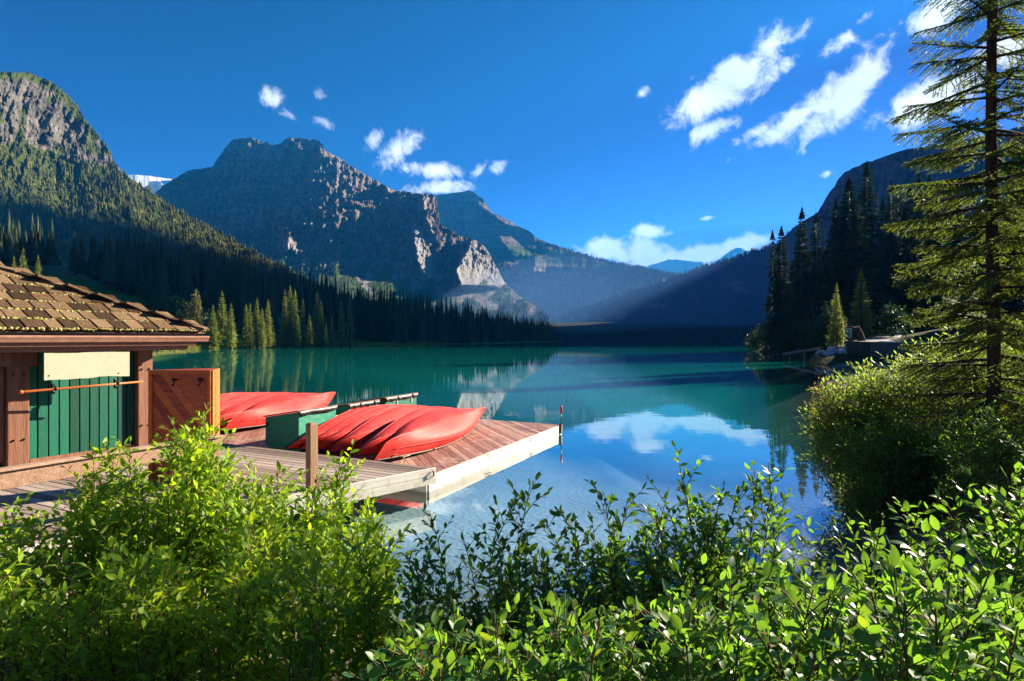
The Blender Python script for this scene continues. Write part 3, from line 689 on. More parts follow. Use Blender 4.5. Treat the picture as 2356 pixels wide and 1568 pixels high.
# --- the wooded point: interior as one mass, every tree of its front ranks by itself
def sl_at(t):
    P = np.array([p[:2] for p in SL]); return np.array([np.interp(t, range(len(P)), P[:, k]) for k in (0, 1)])
G_SL = np.array([v.co[:] for v in [o for o in bpy.data.objects if o.name == 'shore'][0].data.vertices])
def land_z(x, y): return float(G_SL[np.argmin((G_SL[:, 0]-x)**2+(G_SL[:, 1]-y)**2), 2])
def in_meadow(x, y):
    px = CX+x/y*F; py = HY+(H-land_z(x, y))/y*F
    return 20 < px < 192 and py > 266+max(px-61, 0)*.42
def point_forest():
    pts, hs = [], []
    for k in range(2400):
        t = 4.2+6.6*r_.random(); s = sl_at(t); dep = 8+(r_.random()**1.3)*np.interp(t, [4.2, 6, 8, 10, 11], [190, 190, 160, 80, 30])
        x, y = s[0]-dep*.85, s[1]+dep*.5
        if (t < 6.2 and dep < 26) or in_meadow(x, y): continue
        pts.append((x, y, land_z(x, y))); hs.append((15+10*r_.random())*np.interp(t, [4, 6.5, 8, 9.5, 10.2], [1.15, 1.1, .92, .88, .85]))
    simple_trees('forest', np.array(pts), np.array(hs), needle_dark, 'deep interior of the dark spruce forest on the point', 6, 6, .13, 221)
    # slope above the meadow
    pts = []
    for k in range(1500):
        t = 1.5+5*r_.random(); s = sl_at(t); dep = np.interp(t, [1.5, 3.4, 4.4, 6.5], [150, 135, 70, 40])+r_.random()*190
        x, y = s[0]-dep*.95, s[1]+dep*.32
        if in_meadow(x, y): continue
        pts.append((x, y, land_z(x, y)))
    simple_trees('forest', np.array(pts), 14+9*r_.random(len(pts)), needle_dark, 'shaded spruce forest above the green meadow', 6, 5, .14, 222)
    n = 0
    while n < 170:
        t = 5.9+4.35*r_.random()**.8; s = sl_at(t); dep = 2.5+(r_.random()**1.6)*34
        x, y = s[0]-dep*.8, s[1]+dep*.6
        if in_meadow(x, y): continue
        hh = (14+10*r_.random())*np.interp(t, [5.5, 7, 8, 9.6, 10.2], [1.05, 1.0, .9, .85, .8])*(.55 if dep < 6 and r_.random() < .5 else 1)
        plant_tree('spruce_tree', P_DARK[n % 5], (x, y, land_z(x, y)-.2), hh, .75+.4*r_.random(), None, 'dark green spruce among the shaded ranks on the point across the lake', 'tree', 'spruces on the wooded point')
        n += 1
point_forest()
# --- the sunlit trees by the far shore: (base px, tip row, base row, distance, proto, width, label)
LIT = [(213, 304, 346.5, 158, 2, 1.0, 'pale green spruce, shortest and leftmost of the trio by the grassy bank'), (222, 290, 346, 162, 0, 1.15, 'tallest spruce of the trio by the grassy bank, with a brownish tip'),
       (231, 302, 346.5, 157, 0, .95, 'bright green spruce on the right of the trio by the grassy bank'), (246, 303, 345, 172, 1, 1.0, 'dim green spruce between the bright trio and the bright quartet'),
       (250, 302, 347, 166, 3, 1.25, 'slim bright spruce, leftmost of the sunlit quartet'), (257, 297, 346.5, 170, 1, 1.1, 'tall slim spruce, second of the sunlit quartet'),
       (262, 307, 347, 166, 1, 1.15, 'yellow green bushy spruce, shorter third of the sunlit quartet'), (268, 299, 346.5, 170, 1, 1.15, 'tall golden spruce ending the sunlit quartet'),
       (285, 289, 346, 182, 0, .9, 'sunlit spruce at the left of the tallest golden group'), (290, 285, 346, 186, 1, 1.15, 'tallest golden spruce, in the middle of its group'),
       (295, 289, 346, 182, 1, 1.1, 'sunlit spruce at the right of the tallest golden group'), (298, 314, 346.5, 176, 3, 1.25, 'short green spruce in front of the tallest golden group'),
       (303, 298, 346, 186, 3, 1.0, 'narrow brownish spruce right of the tallest golden group'), (309.5, 314, 346.3, 178, 2, .95, 'short bushy spruce glowing green at the waterline'),
       (317, 291, 346, 190, 1, 1.05, 'tall sunlit spruce with a leaning double top'), (321, 300, 346, 186, 0, .95, 'stout golden spruce touching the double topped one'),
       (326, 322, 346.2, 180, 3, 1.1, 'small dark gold spruce between two taller ones'), (332, 316, 346, 186, 1, 1.0, 'slender green spruce standing alone near the shade'),
       (341, 300, 345.8, 196, 3, 1.15, 'narrow spruce whose lower half is lit'), (350, 295, 345.7, 200, 3, 1.25, 'last tall sunlit spruce before the shade'),
       (14, 255, 300, 172, 2, .7, 'small lit spruce just above the roof, left of the taller pair'), (23, 246.5, 300, 168, 2, .85, 'lit spruce standing tallest above the roof ridge'), (38, 254, 300, 165, 2, .75, 'lit spruce standing apart right of the others above the roof'),
       (274, 328, 346.5, 172, 3, 1.2, 'tiny spruce in the gap right of the sunlit quartet'), (192, 326, 346, 160, 2, .9, 'small dark spruce beside the yellow broadleaf tree')]
for (px, tip, base, d, pr, wd, lab) in LIT:
    b = at(px, base, d); hgt = (base-tip)/F*d
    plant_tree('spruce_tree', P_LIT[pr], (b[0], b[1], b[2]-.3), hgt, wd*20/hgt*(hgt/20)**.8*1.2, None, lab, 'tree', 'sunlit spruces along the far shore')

# ------------------------------------------------------------------ boathouse, deck, dock
def wood(name, dark, mid, light, scale=1.0, axis=0, rough=.8, spec=.2, wear=None, bumpk=.3, rand=.35, kind='Object', unit=False):
    """grain along one local axis, a different tone for every board"""
    M = Mat(name, rough, spec)
    sc = [(3.2 if unit else 14)*scale]*3; sc[axis] = .9*scale
    off = M.node('VectorMath', operation='MULTIPLY_ADD'); M.L.new(M.pos(kind, tuple(sc)), off.inputs[0])
    cb = M.node('CombineXYZ'); r = M.rnd()
    for k in range(3): M.L.new(M.math('MULTIPLY', r, 37.0+k*11), cb.inputs[k])
    off.inputs[1].default_value = (1, 1, 1); M.L.new(cb.outputs[0], off.inputs[2])
    g = M.noise(off.outputs[0], 1.6, 6, .65, .8); g2 = M.noise(off.outputs[0], 6, 4, .6)
    f = M.math('ADD', M.math('MULTIPLY_ADD', g, .75, M.math('MULTIPLY', g2, .35)), M.math('MULTIPLY_ADD', r, rand, -rand*.5-.05))
    c = M.ramp(f, [(.3, dark), (.5, mid), (.72, light)])
    if wear:
        w = M.noise(M.geo(), 2.3, 6, .7); c = M.mixc(M.range(w, .52, .64, 0, .75), c, wear)
    M.set(Base_Color=c); M.bump(M.math('ADD', g, g2), bumpk, .02); return M
deck_m = wood('weathered deck boards', (.14, .105, .085), (.30, .235, .20), (.44, .37, .32), 1.2, 0, .75, unit=True).m
dock_m = wood('red stained dock boards', (.15, .065, .052), (.32, .16, .125), (.46, .30, .23), 1.2, 0, .6, .3, (.46, .36, .26)).m
white_m = wood('whitewashed fascia boards', (.55, .50, .42), (.70, .66, .58), (.80, .77, .70), .8, 0, .7, .2, (.50, .43, .33), unit=True).m
post_m = wood('brown stained timber', (.10, .042, .024), (.20, .09, .052), (.28, .14, .085), .8, 2, .6, .25).m
beam_m = wood('brown stained beams', (.17, .075, .042), (.27, .125, .072), (.34, .17, .10), .8, 0, .55, .3).m
rail_m = wood('pale brown rail', (.24, .14, .09), (.34, .21, .145), (.42, .29, .20), .8, 0, .65).m
greypost_m = wood('raw cedar post', (.26, .15, .085), (.38, .25, .16), (.48, .36, .26), .8, 2, .7).m
door_m = wood('varnished cedar', (.28, .03, .003), (.52, .09, .008), (.66, .16, .014), .7, 0, .38, .45).m
dframe_m = wood('orange varnished frame', (.27, .075, .014), (.38, .125, .022), (.46, .17, .035), .7, 2, .35, .5).m
green_m = wood('green painted boards', (.0, .05, .03), (.0, .095, .055), (.003, .14, .08), 1.0, 0, .6, .3, None, .3, .5, unit=True).m  # paint darkened overall in place of the shade across the wall
box_m = wood('flaking green paint', (.004, .09, .055), (.012, .20, .125), (.09, .32, .22), .9, 1, .65, .3, (.02, .24, .15)).m
shake_m = wood('cedar shakes', (.04, .022, .011), (.13, .078, .04), (.25, .165, .09), 1.5, 1, .85, .15, None, 1.0, .55, unit=True).m
moss_m = Mat('yellow green moss', .95, .05)
moss_m.set(Base_Color=moss_m.ramp(moss_m.noise(moss_m.geo(), 14, 4, .7), [(.35, (.26, .22, .11)), (.5, (.36, .34, .10)), (.68, (.46, .40, .24))])); moss_m.bump(moss_m.noise(moss_m.geo(), 40, 3), .9, .02); moss_m = moss_m.m
def plain(name, col, rough=.5, spec=.4, metal=0.):
    M = Mat(name, rough, spec); n = M.noise(M.pos('Object'), 8, 4, .6)
    M.set(Base_Color=M.mixc(M.range(n, .3, .7), tuple(c*.78 for c in col), tuple(min(1, c*1.15) for c in col)), Metallic=metal); return M.m
gutter_m = plain('brown enamelled gutter', (.36, .19, .13), .22, .6)
iron_m = plain('black iron', (.015, .013, .012), .5, .4, .5); rubber_m = plain('black rubber', (.03, .026, .024), .45, .5)
rope_m = plain('pale rope', (.45, .36, .22), .9, .1)
sign_m = wood('blank cream signboard', (.36, .34, .23), (.41, .39, .27), (.45, .43, .32), .5, 0, .7, .2, (.30, .39, .29), .1).m
rust_m = plain('rust coloured paint', (.42, .11, .025), .45, .4)

UW = np.array((.538, .843, 0)); NW = np.array((.843, -.538, 0)); Zv = np.array((0, 0, 1.))     # along the wall, out of it
RP = np.array((-7.55, 11.6, 0)); DZ = .53                                                       # right hand post, deck level
E = np.array((.432, .902, 0)); Wd = np.array((-.902, .432, 0))                                   # dock: along its long edge, across it
def piece(name, me, parent, c, ax, ay, az):
    """an instance of a unit cube mesh set at c with half vectors as columns (world), child of parent"""
    o = bpy.data.objects.new(name, me); COL.objects.link(o)
    m = Matrix.Identity(4)
    for k, v in enumerate((ax, ay, az)):
        for i in range(3): m[i][k] = v[i]
    for i in range(3): m[i][3] = c[i]-(ORG[parent.name][i] if parent is not None else 0)
    if parent is not None: o.parent = parent; ORG[o.name] = ORG[parent.name]
    o.matrix_basis = m; return o
def board_mesh(name, mat, seed=0, jag=0.):
    """a unit board, slightly bowed and with eased edges so that no two repeat exactly"""
    r = np.random.default_rng(seed); b = MB(); X = np.linspace(-1, 1, 4); V = []
    for x in X:
        e = .93 if abs(x) < 1 else .92
        for (y, z) in ((-1, -1), (1, -1), (1, .8), (.94, 1), (-.94, 1), (-1, .8)): V.append((x, y*(1-jag*r.random()*.1), z+(jag*(r.random()-.5)*.5 if z > 0 else 0)))
    fs = [(6*i+k, 6*i+(k+1) % 6, 6*(i+1)+(k+1) % 6, 6*(i+1)+k)[::-1] for i in range(3) for k in range(6)]+[tuple(range(6)), tuple(18+k for k in range(6))[::-1]]
    b.add(V, fs); return b.mesh(name, mat)
def build_boathouse():
    root = empty('boathouse', tuple(RP+Zv*DZ), 'green plank boathouse with brown posts and a mossy shake roof', 'boathouse')
    # posts and beams: the wall runs 9 m back towards the left of the picture
    L0 = RP-UW*2.03; far = RP-UW*7.5
    zt = 2.57
    for nm, p, w in (('post', RP, .27), ('post', L0, .30), ('post', RP-UW*4.6, .3)):
        b = MB(); b.box(p+NW*.02+Zv*(DZ+zt)/2, UW*w/2, NW*w/2, Zv*(zt-DZ)/2); o = b.build(nm, post_m, root, bevel=.012)
        for zz in (1.05, 2.18):
            for s in (-.07, .07):
                c = MB(); q = p+NW*(w/2+.024)+UW*s+Zv*zz; c.tube([q, q+NW*.02], [.022, .014], 7); c.build('bolt', iron_m, o)
    b = MB(); b.beam(far+Zv*2.625+NW*.55, RP+UW*.62+Zv*2.625+NW*.55, .09, .115); b.build('frieze_board', beam_m, root, bevel=.008)
    b = MB(); b.beam(far+Zv*2.44, L0+UW*.25+Zv*2.44+NW*.13, .22, .24); b.build('lintel', post_m, root, bevel=.01)
    b = MB(); b.beam(L0+UW*.2+Zv*.60+NW*.02, RP-UW*.14+Zv*.60+NW*.02, .05, .14); b.build('sill_board', post_m, root)
    # inner wall mass, soffit and the closed sides
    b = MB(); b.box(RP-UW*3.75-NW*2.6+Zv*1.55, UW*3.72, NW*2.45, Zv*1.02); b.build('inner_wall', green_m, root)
    b = MB(); b.box(RP-UW*3.6-NW*2.4+Zv*2.72, UW*4.3, NW*3.0, Zv*.02); b.build('soffit', beam_m, root)
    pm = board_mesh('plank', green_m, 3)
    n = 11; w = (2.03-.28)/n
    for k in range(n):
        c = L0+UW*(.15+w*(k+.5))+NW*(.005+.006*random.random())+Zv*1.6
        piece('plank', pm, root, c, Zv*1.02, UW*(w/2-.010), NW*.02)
    # the dark opening left of the second post
    b = MB(); b.box(L0-UW*.55+Zv*1.5-NW*.02, UW*.33, NW*.02, Zv*.8); o = b.build('window', plain('dark window glass', (.03, .035, .03), .08, .6), root)
    b = MB()
    for z in (.72, 2.3): b.beam(L0-UW*.92+Zv*z+NW*.02, L0-UW*.18+Zv*z+NW*.02, .06, .06)
    for s in (.19, .55, .91): b.beam(L0-UW*s+Zv*.72+NW*.02, L0-UW*s+Zv*2.3+NW*.02, .05, .06, NW)
    b.build('frame', post_m, o)
    # blank signboard, its corner nails
    def on_wall(px, py, off):
        v = np.array(((px-CX)/F, 1, -(py-HY)/F)); o = np.array((0, 0, H)); t = ((RP+NW*off-o) @ NW)/(v @ NW); return o+v*t
    q0, q1 = on_wall(43.5, 366, .56), on_wall(128.8, 364, .56); c0, c1 = q0*(1, 1, 0), q1*(1, 1, 0)
    b = MB(); zb, zs = on_wall(43.5, 380, .56)[2], on_wall(43.5, 353, .56)[2]
    top = [c0+(c1-c0)*t+Zv*(zs+.01*random.uniform(-1, 1)) for t in np.linspace(0, 1, 9)]; bot = [c0+(c1-c0)*t+Zv*(zb+.014*random.uniform(-1, 1)) for t in np.linspace(0, 1, 9)]
    V = [p+NW*q for q in (0, .03) for p in top+bot]; f = []
    for i in range(8):
        f += [(18+i, 18+9+i, 18+10+i, 19+i), (i, i+1, 10+i, 9+i), (i, 18+i, 19+i, i+1), (9+i, 10+i, 28+i, 27+i)]
    f += [(0, 9, 27, 18), (8, 26, 35, 17)]
    b.add(V, f); sg = b.build('signboard', sign_m, root)
    for (t, z) in ((.05, zb+.07), (.86, zb+.06)):
        q = c0+(c1-c0)*t+NW*.03+Zv*z; c = MB(); c.tube([q, q+NW*.008], [.014, .010], 6); c.build('nail', iron_m, sg)
    # roof: hip at the near corner
    K = RP+NW*.80+UW*.87; zE = 2.955; pit = math.tan(math.radians(25)); span = 3.4
    inn = -NW; back = -UW
    top1 = K+inn*span+back*span+Zv*(zE+span*pit)
    eA = K-UW*8+Zv*zE; K3 = K+Zv*zE; rA = eA+inn*span+Zv*span*pit; kB = K3+inn*2*span; rB = rA
    b = MB(); d = Zv*-.05
    b.poly([eA+d, K3+d, top1+d, rA+d]); b.poly([K3+d, kB+d, top1+d]); b.poly([kB+d, eA+inn*2*span+d, rA+d, top1+d])
    roof = b.build('roof', shake_m, root)
    exp, wsh = .40, .27
    sm = [board_mesh('shingle', shake_m, 40+i, .5) for i in range(4)]
    dn = NW*math.cos(math.radians(25))-Zv*math.sin(math.radians(25)); up = np.cross(UW, dn); up = up if up[2] > 0 else -up
    mb = MB(); cnt = 0; rr = np.random.default_rng(5)
    for row in range(9):
        s = row*exp; z = s*math.sin(math.radians(25)); hin = s*math.cos(math.radians(25))
        x = hin*.98+.02; x1 = 6.3
        while x < x1:
            w = wsh*(.75+.5*rr.random())
            c = K3-UW*(x+w/2)-NW*hin+Zv*z
            low = c+dn*(.03+.03*rr.random()); mid = low-dn*.27+up*(.018+.012*rr.random())
            tilt = up*.022
            if cnt < 298: piece('shingle', sm[cnt % 4], roof, mid+up*.012, UW*(w/2-.012), (dn*.27+tilt), up*.019); cnt += 1
            # moss in small tufts along the butt
            fade = np.clip((x-1.0)/2.5, .15, 1)
            for q in range(int(w/.022)):
                if rr.random() > .5+.5*fade: continue
                p = low+UW*((q+.5)*.022-w/2)+up*(.030+.022*rr.random())+dn*(.012*rr.random()+.012)
                sz = (.020+.020*rr.random())*(.65+.45*fade); a = rr.normal(size=3); a /= np.linalg.norm(a); bb = np.cross(a, (.3, .5, .8)); bb /= np.linalg.norm(bb); cc = np.cross(a, bb)
                mb.add([p+a*sz, p-a*sz, p+bb*sz, p-bb*sz, p+cc*sz, p-cc*sz], [(0,2,4),(2,1,4),(1,3,4),(3,0,4),(2,0,5),(1,2,5),(3,1,5),(0,3,5)])
            x += w
    o = mb.build('moss', moss_m, roof, True); o['kind'] = 'stuff'
    hd = (inn+back); hl = np.linalg.norm(hd); hip = (hd*1.0+Zv*pit)/np.linalg.norm(hd+Zv*pit); sd = np.cross(hip, Zv); sd /= np.linalg.norm(sd); hu = np.cross(sd, hip)
    for k in range(11):
        for sgn in (-1, 1):
            c = K3+hip*(.02+.44*(k+.55))+hu*(.055)+sd*sgn*.085-Zv*.012
            piece('ridge_cap', sm[k % 4], roof, c, hip*.27-hu*.018, (sd*.10*sgn-hu*.035), hu*.02)
    # the other roof plane's butts towards the lake
    for row in range(6):
        s = row*exp; z = s*math.sin(math.radians(25)); hin = s*math.cos(math.radians(25)); x = hin*.98
        dn2 = UW*math.cos(math.radians(25))-Zv*math.sin(math.radians(25)); up2 = np.cross(dn2, -NW); up2 = up2 if up2[2] > 0 else -up2
        while x < 4.5-0*hin and cnt < 298:
            w = wsh*(.75+.5*rr.random()); c = K3-NW*(x+w/2)-UW*hin+Zv*z+dn2*.03-dn2*.27+up2*.03
            piece('shingle', sm[cnt % 4], roof, c, NW*(w/2-.008), dn2*.27+up2*.028, up2*.019); cnt += 1; x += w
    # eave strip, fascia, gutter
    b = MB(); b.beam(eA-NW*.06-Zv*.055, K3-NW*.06-UW*.12-Zv*.055, .03, .05); b.build('eave_strip', rail_m, root)
    b = MB(); b.beam(eA-NW*.10-Zv*.18, K3-NW*.10-UW*.15-Zv*.18, .04, .22); b.beam(K3-NW*.14-UW*.15-Zv*.18, K3-NW*3-UW*.15-Zv*.18, .04, .22); b.build('fascia', beam_m, root)
    prof_ = [(0, .0), (.012, .012), (.10, .012), (.118, .0), (.118, -.02), (.095, -.055), (.07, -.105), (.0, -.105)]
    b = MB(); V = []
    for q in (K3-UW*8, K3+UW*.06):
        for (a, z) in prof_: V.append(q-NW*.075+NW*a+Zv*(z-.115))
    m = len(prof_); fs = [(i, i+m, (i+1) % m+m, (i+1) % m) for i in range(m) if i != 1]+[tuple(range(m)), tuple(range(m, 2*m))[::-1]]
    b.add(V, fs); b.build('gutter', gutter_m, root, bevel=.004)
    # rod hung across the wall, on two brackets
    return root, L0
BOAT_ROOT, L0P = build_boathouse()
def build_rod():
    a, c = at(22, 392, 9.55), at(143, 381.5, 10.95)
    t = empty('paddle_shaft', tuple(a), 'long rust coloured pole fixed across the green plank wall', 'pole')
    b = MB(); b.tube([a, a+(c-a)*.02, a+(c-a)*.5, c], [.022, .022, .020, .018], 8); b.build('shaft', rust_m, t, True)
    b = MB(); d = (c-a)/np.linalg.norm(c-a); b.tube([a-d*.05, a-d*.03, a, a+d*.02], [.012, .035, .035, .02], 9); b.build('knob', rust_m, t, True)
    for f in (.25, .77):
        p = a+(c-a)*f; b = MB(); b.tube([p+Zv*.05-NW*.12, p+Zv*.045, p+NW*.03, p-Zv*.03+NW*.01], [.014]*4, 6); b.tube([p-NW*.1-Zv*.09, p-NW*.12+Zv*.09], [.03, .03], 5); b.build('bracket', iron_m, t)
build_rod()

def pier_posts(b, pts, z0, z1, r=.11):
    for p in pts: b.tube([p+Zv*z0, p+Zv*z1], [r, r], 8)
def build_deck():
    C = np.array((-1.375, 10.0, 0)); root = empty('boat_deck', tuple(C+Zv*DZ), 'weathered grey board deck with whitewashed fascia on short pilings', 'deck')
    pm = [board_mesh('plank', deck_m, 60+i, .15) for i in range(3)]
    eb = np.array((-.72, -.69, 0))            # the whitewashed edge runs back towards the bank
    nrm = -np.array((Wd[1], -Wd[0], 0)); nrm = nrm if nrm[1] < 0 else -nrm      # square to the boards, towards the viewer
    step = .15; cosk = float(eb @ nrm)
    for k in range(46):
        off = step*(k+.5); r0 = C+eb*off/cosk
        if off > 5.6: r0 = C+eb*5.6/cosk+nrm*(off-5.6)
        far = C+Wd*9.5+nrm*off; ln = float((far-r0) @ Wd)
        j = ln*(.42+.2*random.random()) if k % 2 else None
        segs = [(0, ln)] if j is None else [(0, j-.004), (j+.004, ln)]
        for (s0, s1) in segs:
            piece('plank', pm[k % 3], root, r0+Wd*(s0+s1)/2+Zv*(DZ-.02+.003*random.uniform(-1, 1)), Wd*(s1-s0)/2, nrm*(step/2-.006), Zv*.02)
    fm = board_mesh('fascia_board', white_m, 70, .05)
    fn = np.array((eb[1], -eb[0], 0)); fn = fn if fn[0] > 0 else -fn
    a = C+fn*.022
    for (s0, s1) in ((-.02, 3.1), (3.11, 6.2)):
        for (zc, hh) in ((DZ-.065, .069), (DZ-.208, .069)):
            q = a+eb*(s0+s1)/2; piece('fascia_board', fm, root, q+Zv*zc, eb*(s1-s0)/2, Zv*hh, fn*.02)
    b = MB(); b.beam(C+Zv*(DZ-.17)+Wd*.05, C+Wd*9.4+Zv*(DZ-.17), .05, .24); b.build('joist', deck_m, root)
    for (s, t) in ((.9, .5), (.9, 3.2), (3.2, .8), (3.2, 3.6), (.9, 6.0), (4.6, 2.0)):
        b = MB(); p = C+Wd*(t+.6)+nrm*s; pier_posts(b, [p], -1.6, DZ-.05); b.build('piling', post_m, root)
    c = MB(); p = C+eb*.06+fn*.05+Zv*(DZ-.09); c.tube([p+Zv*.05, p+fn*.03+Zv*.03, p+fn*.03-Zv*.03, p-Zv*.05], [.012]*4, 5); c.build('cleat', iron_m, root)
    return C, eb, nrm
DC, DE, DN = build_deck()

def clip_poly(poly, nx, ny, c):
    out = []
    for i in range(len(poly)):
        p, q = poly[i], poly[(i+1) % len(poly)]; a_, b_ = nx*p[0]+ny*p[1]-c, nx*q[0]+ny*q[1]-c
        if a_ >= 0: out.append(p)
        if a_*b_ < 0: s = a_/(a_-b_); out.append((p[0]+s*(q[0]-p[0]), p[1]+s*(q[1]-p[1])))
    return out
def build_dock():
    N0 = np.array((-1.55, 10.5, 0)); zd = .262; Ln = 6.93
    root = empty('floating_dock', tuple(N0), 'floating dock of red stained boards with pale timber sides', 'dock')
    pm = [board_mesh('plank', dock_m, 80+i, .15) for i in range(3)]
    W1 = 11.0; pd = np.array((-.342, .940, 0)); pn = np.array((.940, .342, 0)); st = .145
    pe, pw = np.array((pd @ E, pd @ Wd)), np.array((pn @ E, pn @ Wd))
    rect = [(.0, .03), (Ln, .03), (Ln, W1), (.0, W1)]
    cs = [pw @ np.array(q) for q in rect]
    for k, c0 in enumerate(np.arange(min(cs), max(cs), st)):
        pl = clip_poly(clip_poly(rect, pw[0], pw[1], c0+.005), -pw[0], -pw[1], -(c0+st-.005))
        if len(pl) < 3: continue
        zz = zd+.002*random.uniform(-1, 1); m = np.mean(pl, 0); org = N0+E*m[0]+Wd*m[1]+Zv*zz
        R = Matrix(((pd[0], pn[0], 0), (pd[1], pn[1], 0), (0, 0, 1)))
        lo = [((q[0]-m[0])*pe[0]+(q[1]-m[1])*pe[1], (q[0]-m[0])*pw[0]+(q[1]-m[1])*pw[1]) for q in pl]; n = len(lo)
        ar = sum(lo[i][0]*lo[(i+1) % n][1]-lo[(i+1) % n][0]*lo[i][1] for i in range(n))
        if ar < 0: lo = lo[::-1]
        b = MB(); b.add([(x, y, 0) for x, y in lo]+[(x, y, -.036) for x, y in lo], [tuple(range(n))]+[(i+n, (i+1) % n+n, (i+1) % n, i) for i in range(n)])
        o = bpy.data.objects.new('plank', b.mesh('plank', dock_m)); COL.objects.link(o); o.parent = root; ORG[o.name] = ORG[root.name]
        mt = R.to_4x4(); mt.translation = Vector(org-ORG[root.name]); o.matrix_basis = mt
    fm = board_mesh('side_board', white_m, 90, .05)
    for i in range(3):
        s0, s1 = Ln*i/3+.004, Ln*(i+1)/3-.004
        piece('side_board', fm, root, N0+E*(s0+s1)/2-Wd*.0+Zv*(zd/2-.02), E*(s1-s0)/2, Zv*(zd/2+.012), Wd*.026)
    for q, ax, ln in ((N0+E*(Ln+.026), Wd, W1), (N0-E*.026, Wd, W1)):
        piece('side_board', fm, root, q+ax*ln/2+Zv*(zd/2-.022), ax*ln/2, Zv*(zd/2+.008), E*.024)
    b = MB(); b.box(N0+E*Ln/2+Wd*W1/2+Zv*.02, E*(Ln/2-.08), Wd*(W1/2-.08), Zv*.17); b.build('float', plain('black float', (.02, .02, .02), .8, .2), root)
    for f in (.333, .667):
        for s in (-.06, .05):
            p = N0+E*(Ln*f+s*1.3)-Wd*.03+Zv*(zd-.03); b = MB(); b.tube([p, p-Wd*.04+Zv*.02, p-Wd*.04-Zv*.05, p-Zv*.06], [.009]*4, 5); b.build('mooring_ring', iron_m, root)
    return N0, zd, Ln
N0, ZD, LD = build_dock()

# --- paddle standing at the dock's outer corner, in its bracket
def build_paddle():
    p = N0+E*(LD-.14)-Wd*.06
    t = empty('upright_paddle', tuple(p+Zv*.1), 'slim dark pole with a red grip at the outer corner of the dock', 'paddle')
    b = MB(); b.tube([p+Zv*.02, p+Zv*.45+E*.004, p+Zv*.62], [.016, .015, .014], 7); b.build('shaft', plain('dark red shaft', (.10, .02, .016), .4, .5), t, True)
    b = MB(); b.tube([p+Zv*.60, p+Zv*.63, p+Zv*.80, p+Zv*.84], [.018, .034, .034, .02], 9); b.build('grip', plain('red grip', (.42, .03, .025), .4, .5), t, True)
    b = MB(); b.box(p+Zv*.16+Wd*.015, E*.055, Wd*.035, Zv*.13); b.build('bracket', plain('brown bracket', (.06, .025, .015), .6, .3), t, bevel=.008)
    b = MB(); b.tube([p+Zv*.26, p+Zv*.30], [.04, .036], 8); b.build('collar', plain('red collar', (.35, .03, .02), .5, .4), t)
build_paddle()

# --- posts, rails
def build_rails():
    base = on(311.8, 489, DZ)
    t = empty('deck_post', tuple(base), 'square raw wooden post standing alone at the deck edge', 'post')
    b = MB(); a1 = np.array((.80, -.60, 0)); a2 = np.array((.60, .80, 0)); h = 1.0; w = .063
    V = [base+a1*i*w+a2*j*w+Zv*z for z in (-.25, h-.025) for j in (-1, 1) for i in (-1, 1)]+[base+a1*i*w*.7+a2*j*w*.7+Zv*h for j in (-1, 1) for i in (-1, 1)]
    b.add(V, [(4,5,1,0),(5,7,3,1),(7,6,2,3),(6,4,0,2),(8,9,5,4),(9,11,7,5),(11,10,6,7),(10,8,4,6),(8,10,11,9)][::1]); b.build('post', greypost_m, t)
    # low rail along the walkway
    r = empty('walkway_rail', tuple(on(218.5, 500, DZ)), 'low pale brown rail on short posts beside the boathouse', 'rail')
    zt = 1.40
    pts = [at(-60, 487, 5.1), at(165, 449.5, 7.25), at(221, 440.5, 8.15)]
    p0 = on(218.5, 500, DZ); d = np.array((.50, .866, 0)); p0[2] = 0
    A, B = p0-d*5.2, p0+d*.02
    b = MB(); b.beam(A+Zv*(zt-.08), B+Zv*(zt-.08), .05, .19); b.build('rail_board', rail_m, r, bevel=.008)
    b = MB(); b.beam(A+Zv*(zt+.032), B+Zv*(zt+.032), .13, .03); b.build('rail_cap', rail_m, r, bevel=.006)
    sdr = np.array((.866, -.5, 0))
    for s in (0, 1.55, 3.1, 4.6):
        b = MB(); q = p0-d*s-sdr*.085; b.box(q+Zv*(zt+.03-.2)/2, d*.05, sdr*.05, Zv*(zt+.03+.2)/2-Zv*0); b.build('post', rail_m, r, bevel=.006)
build_rails()

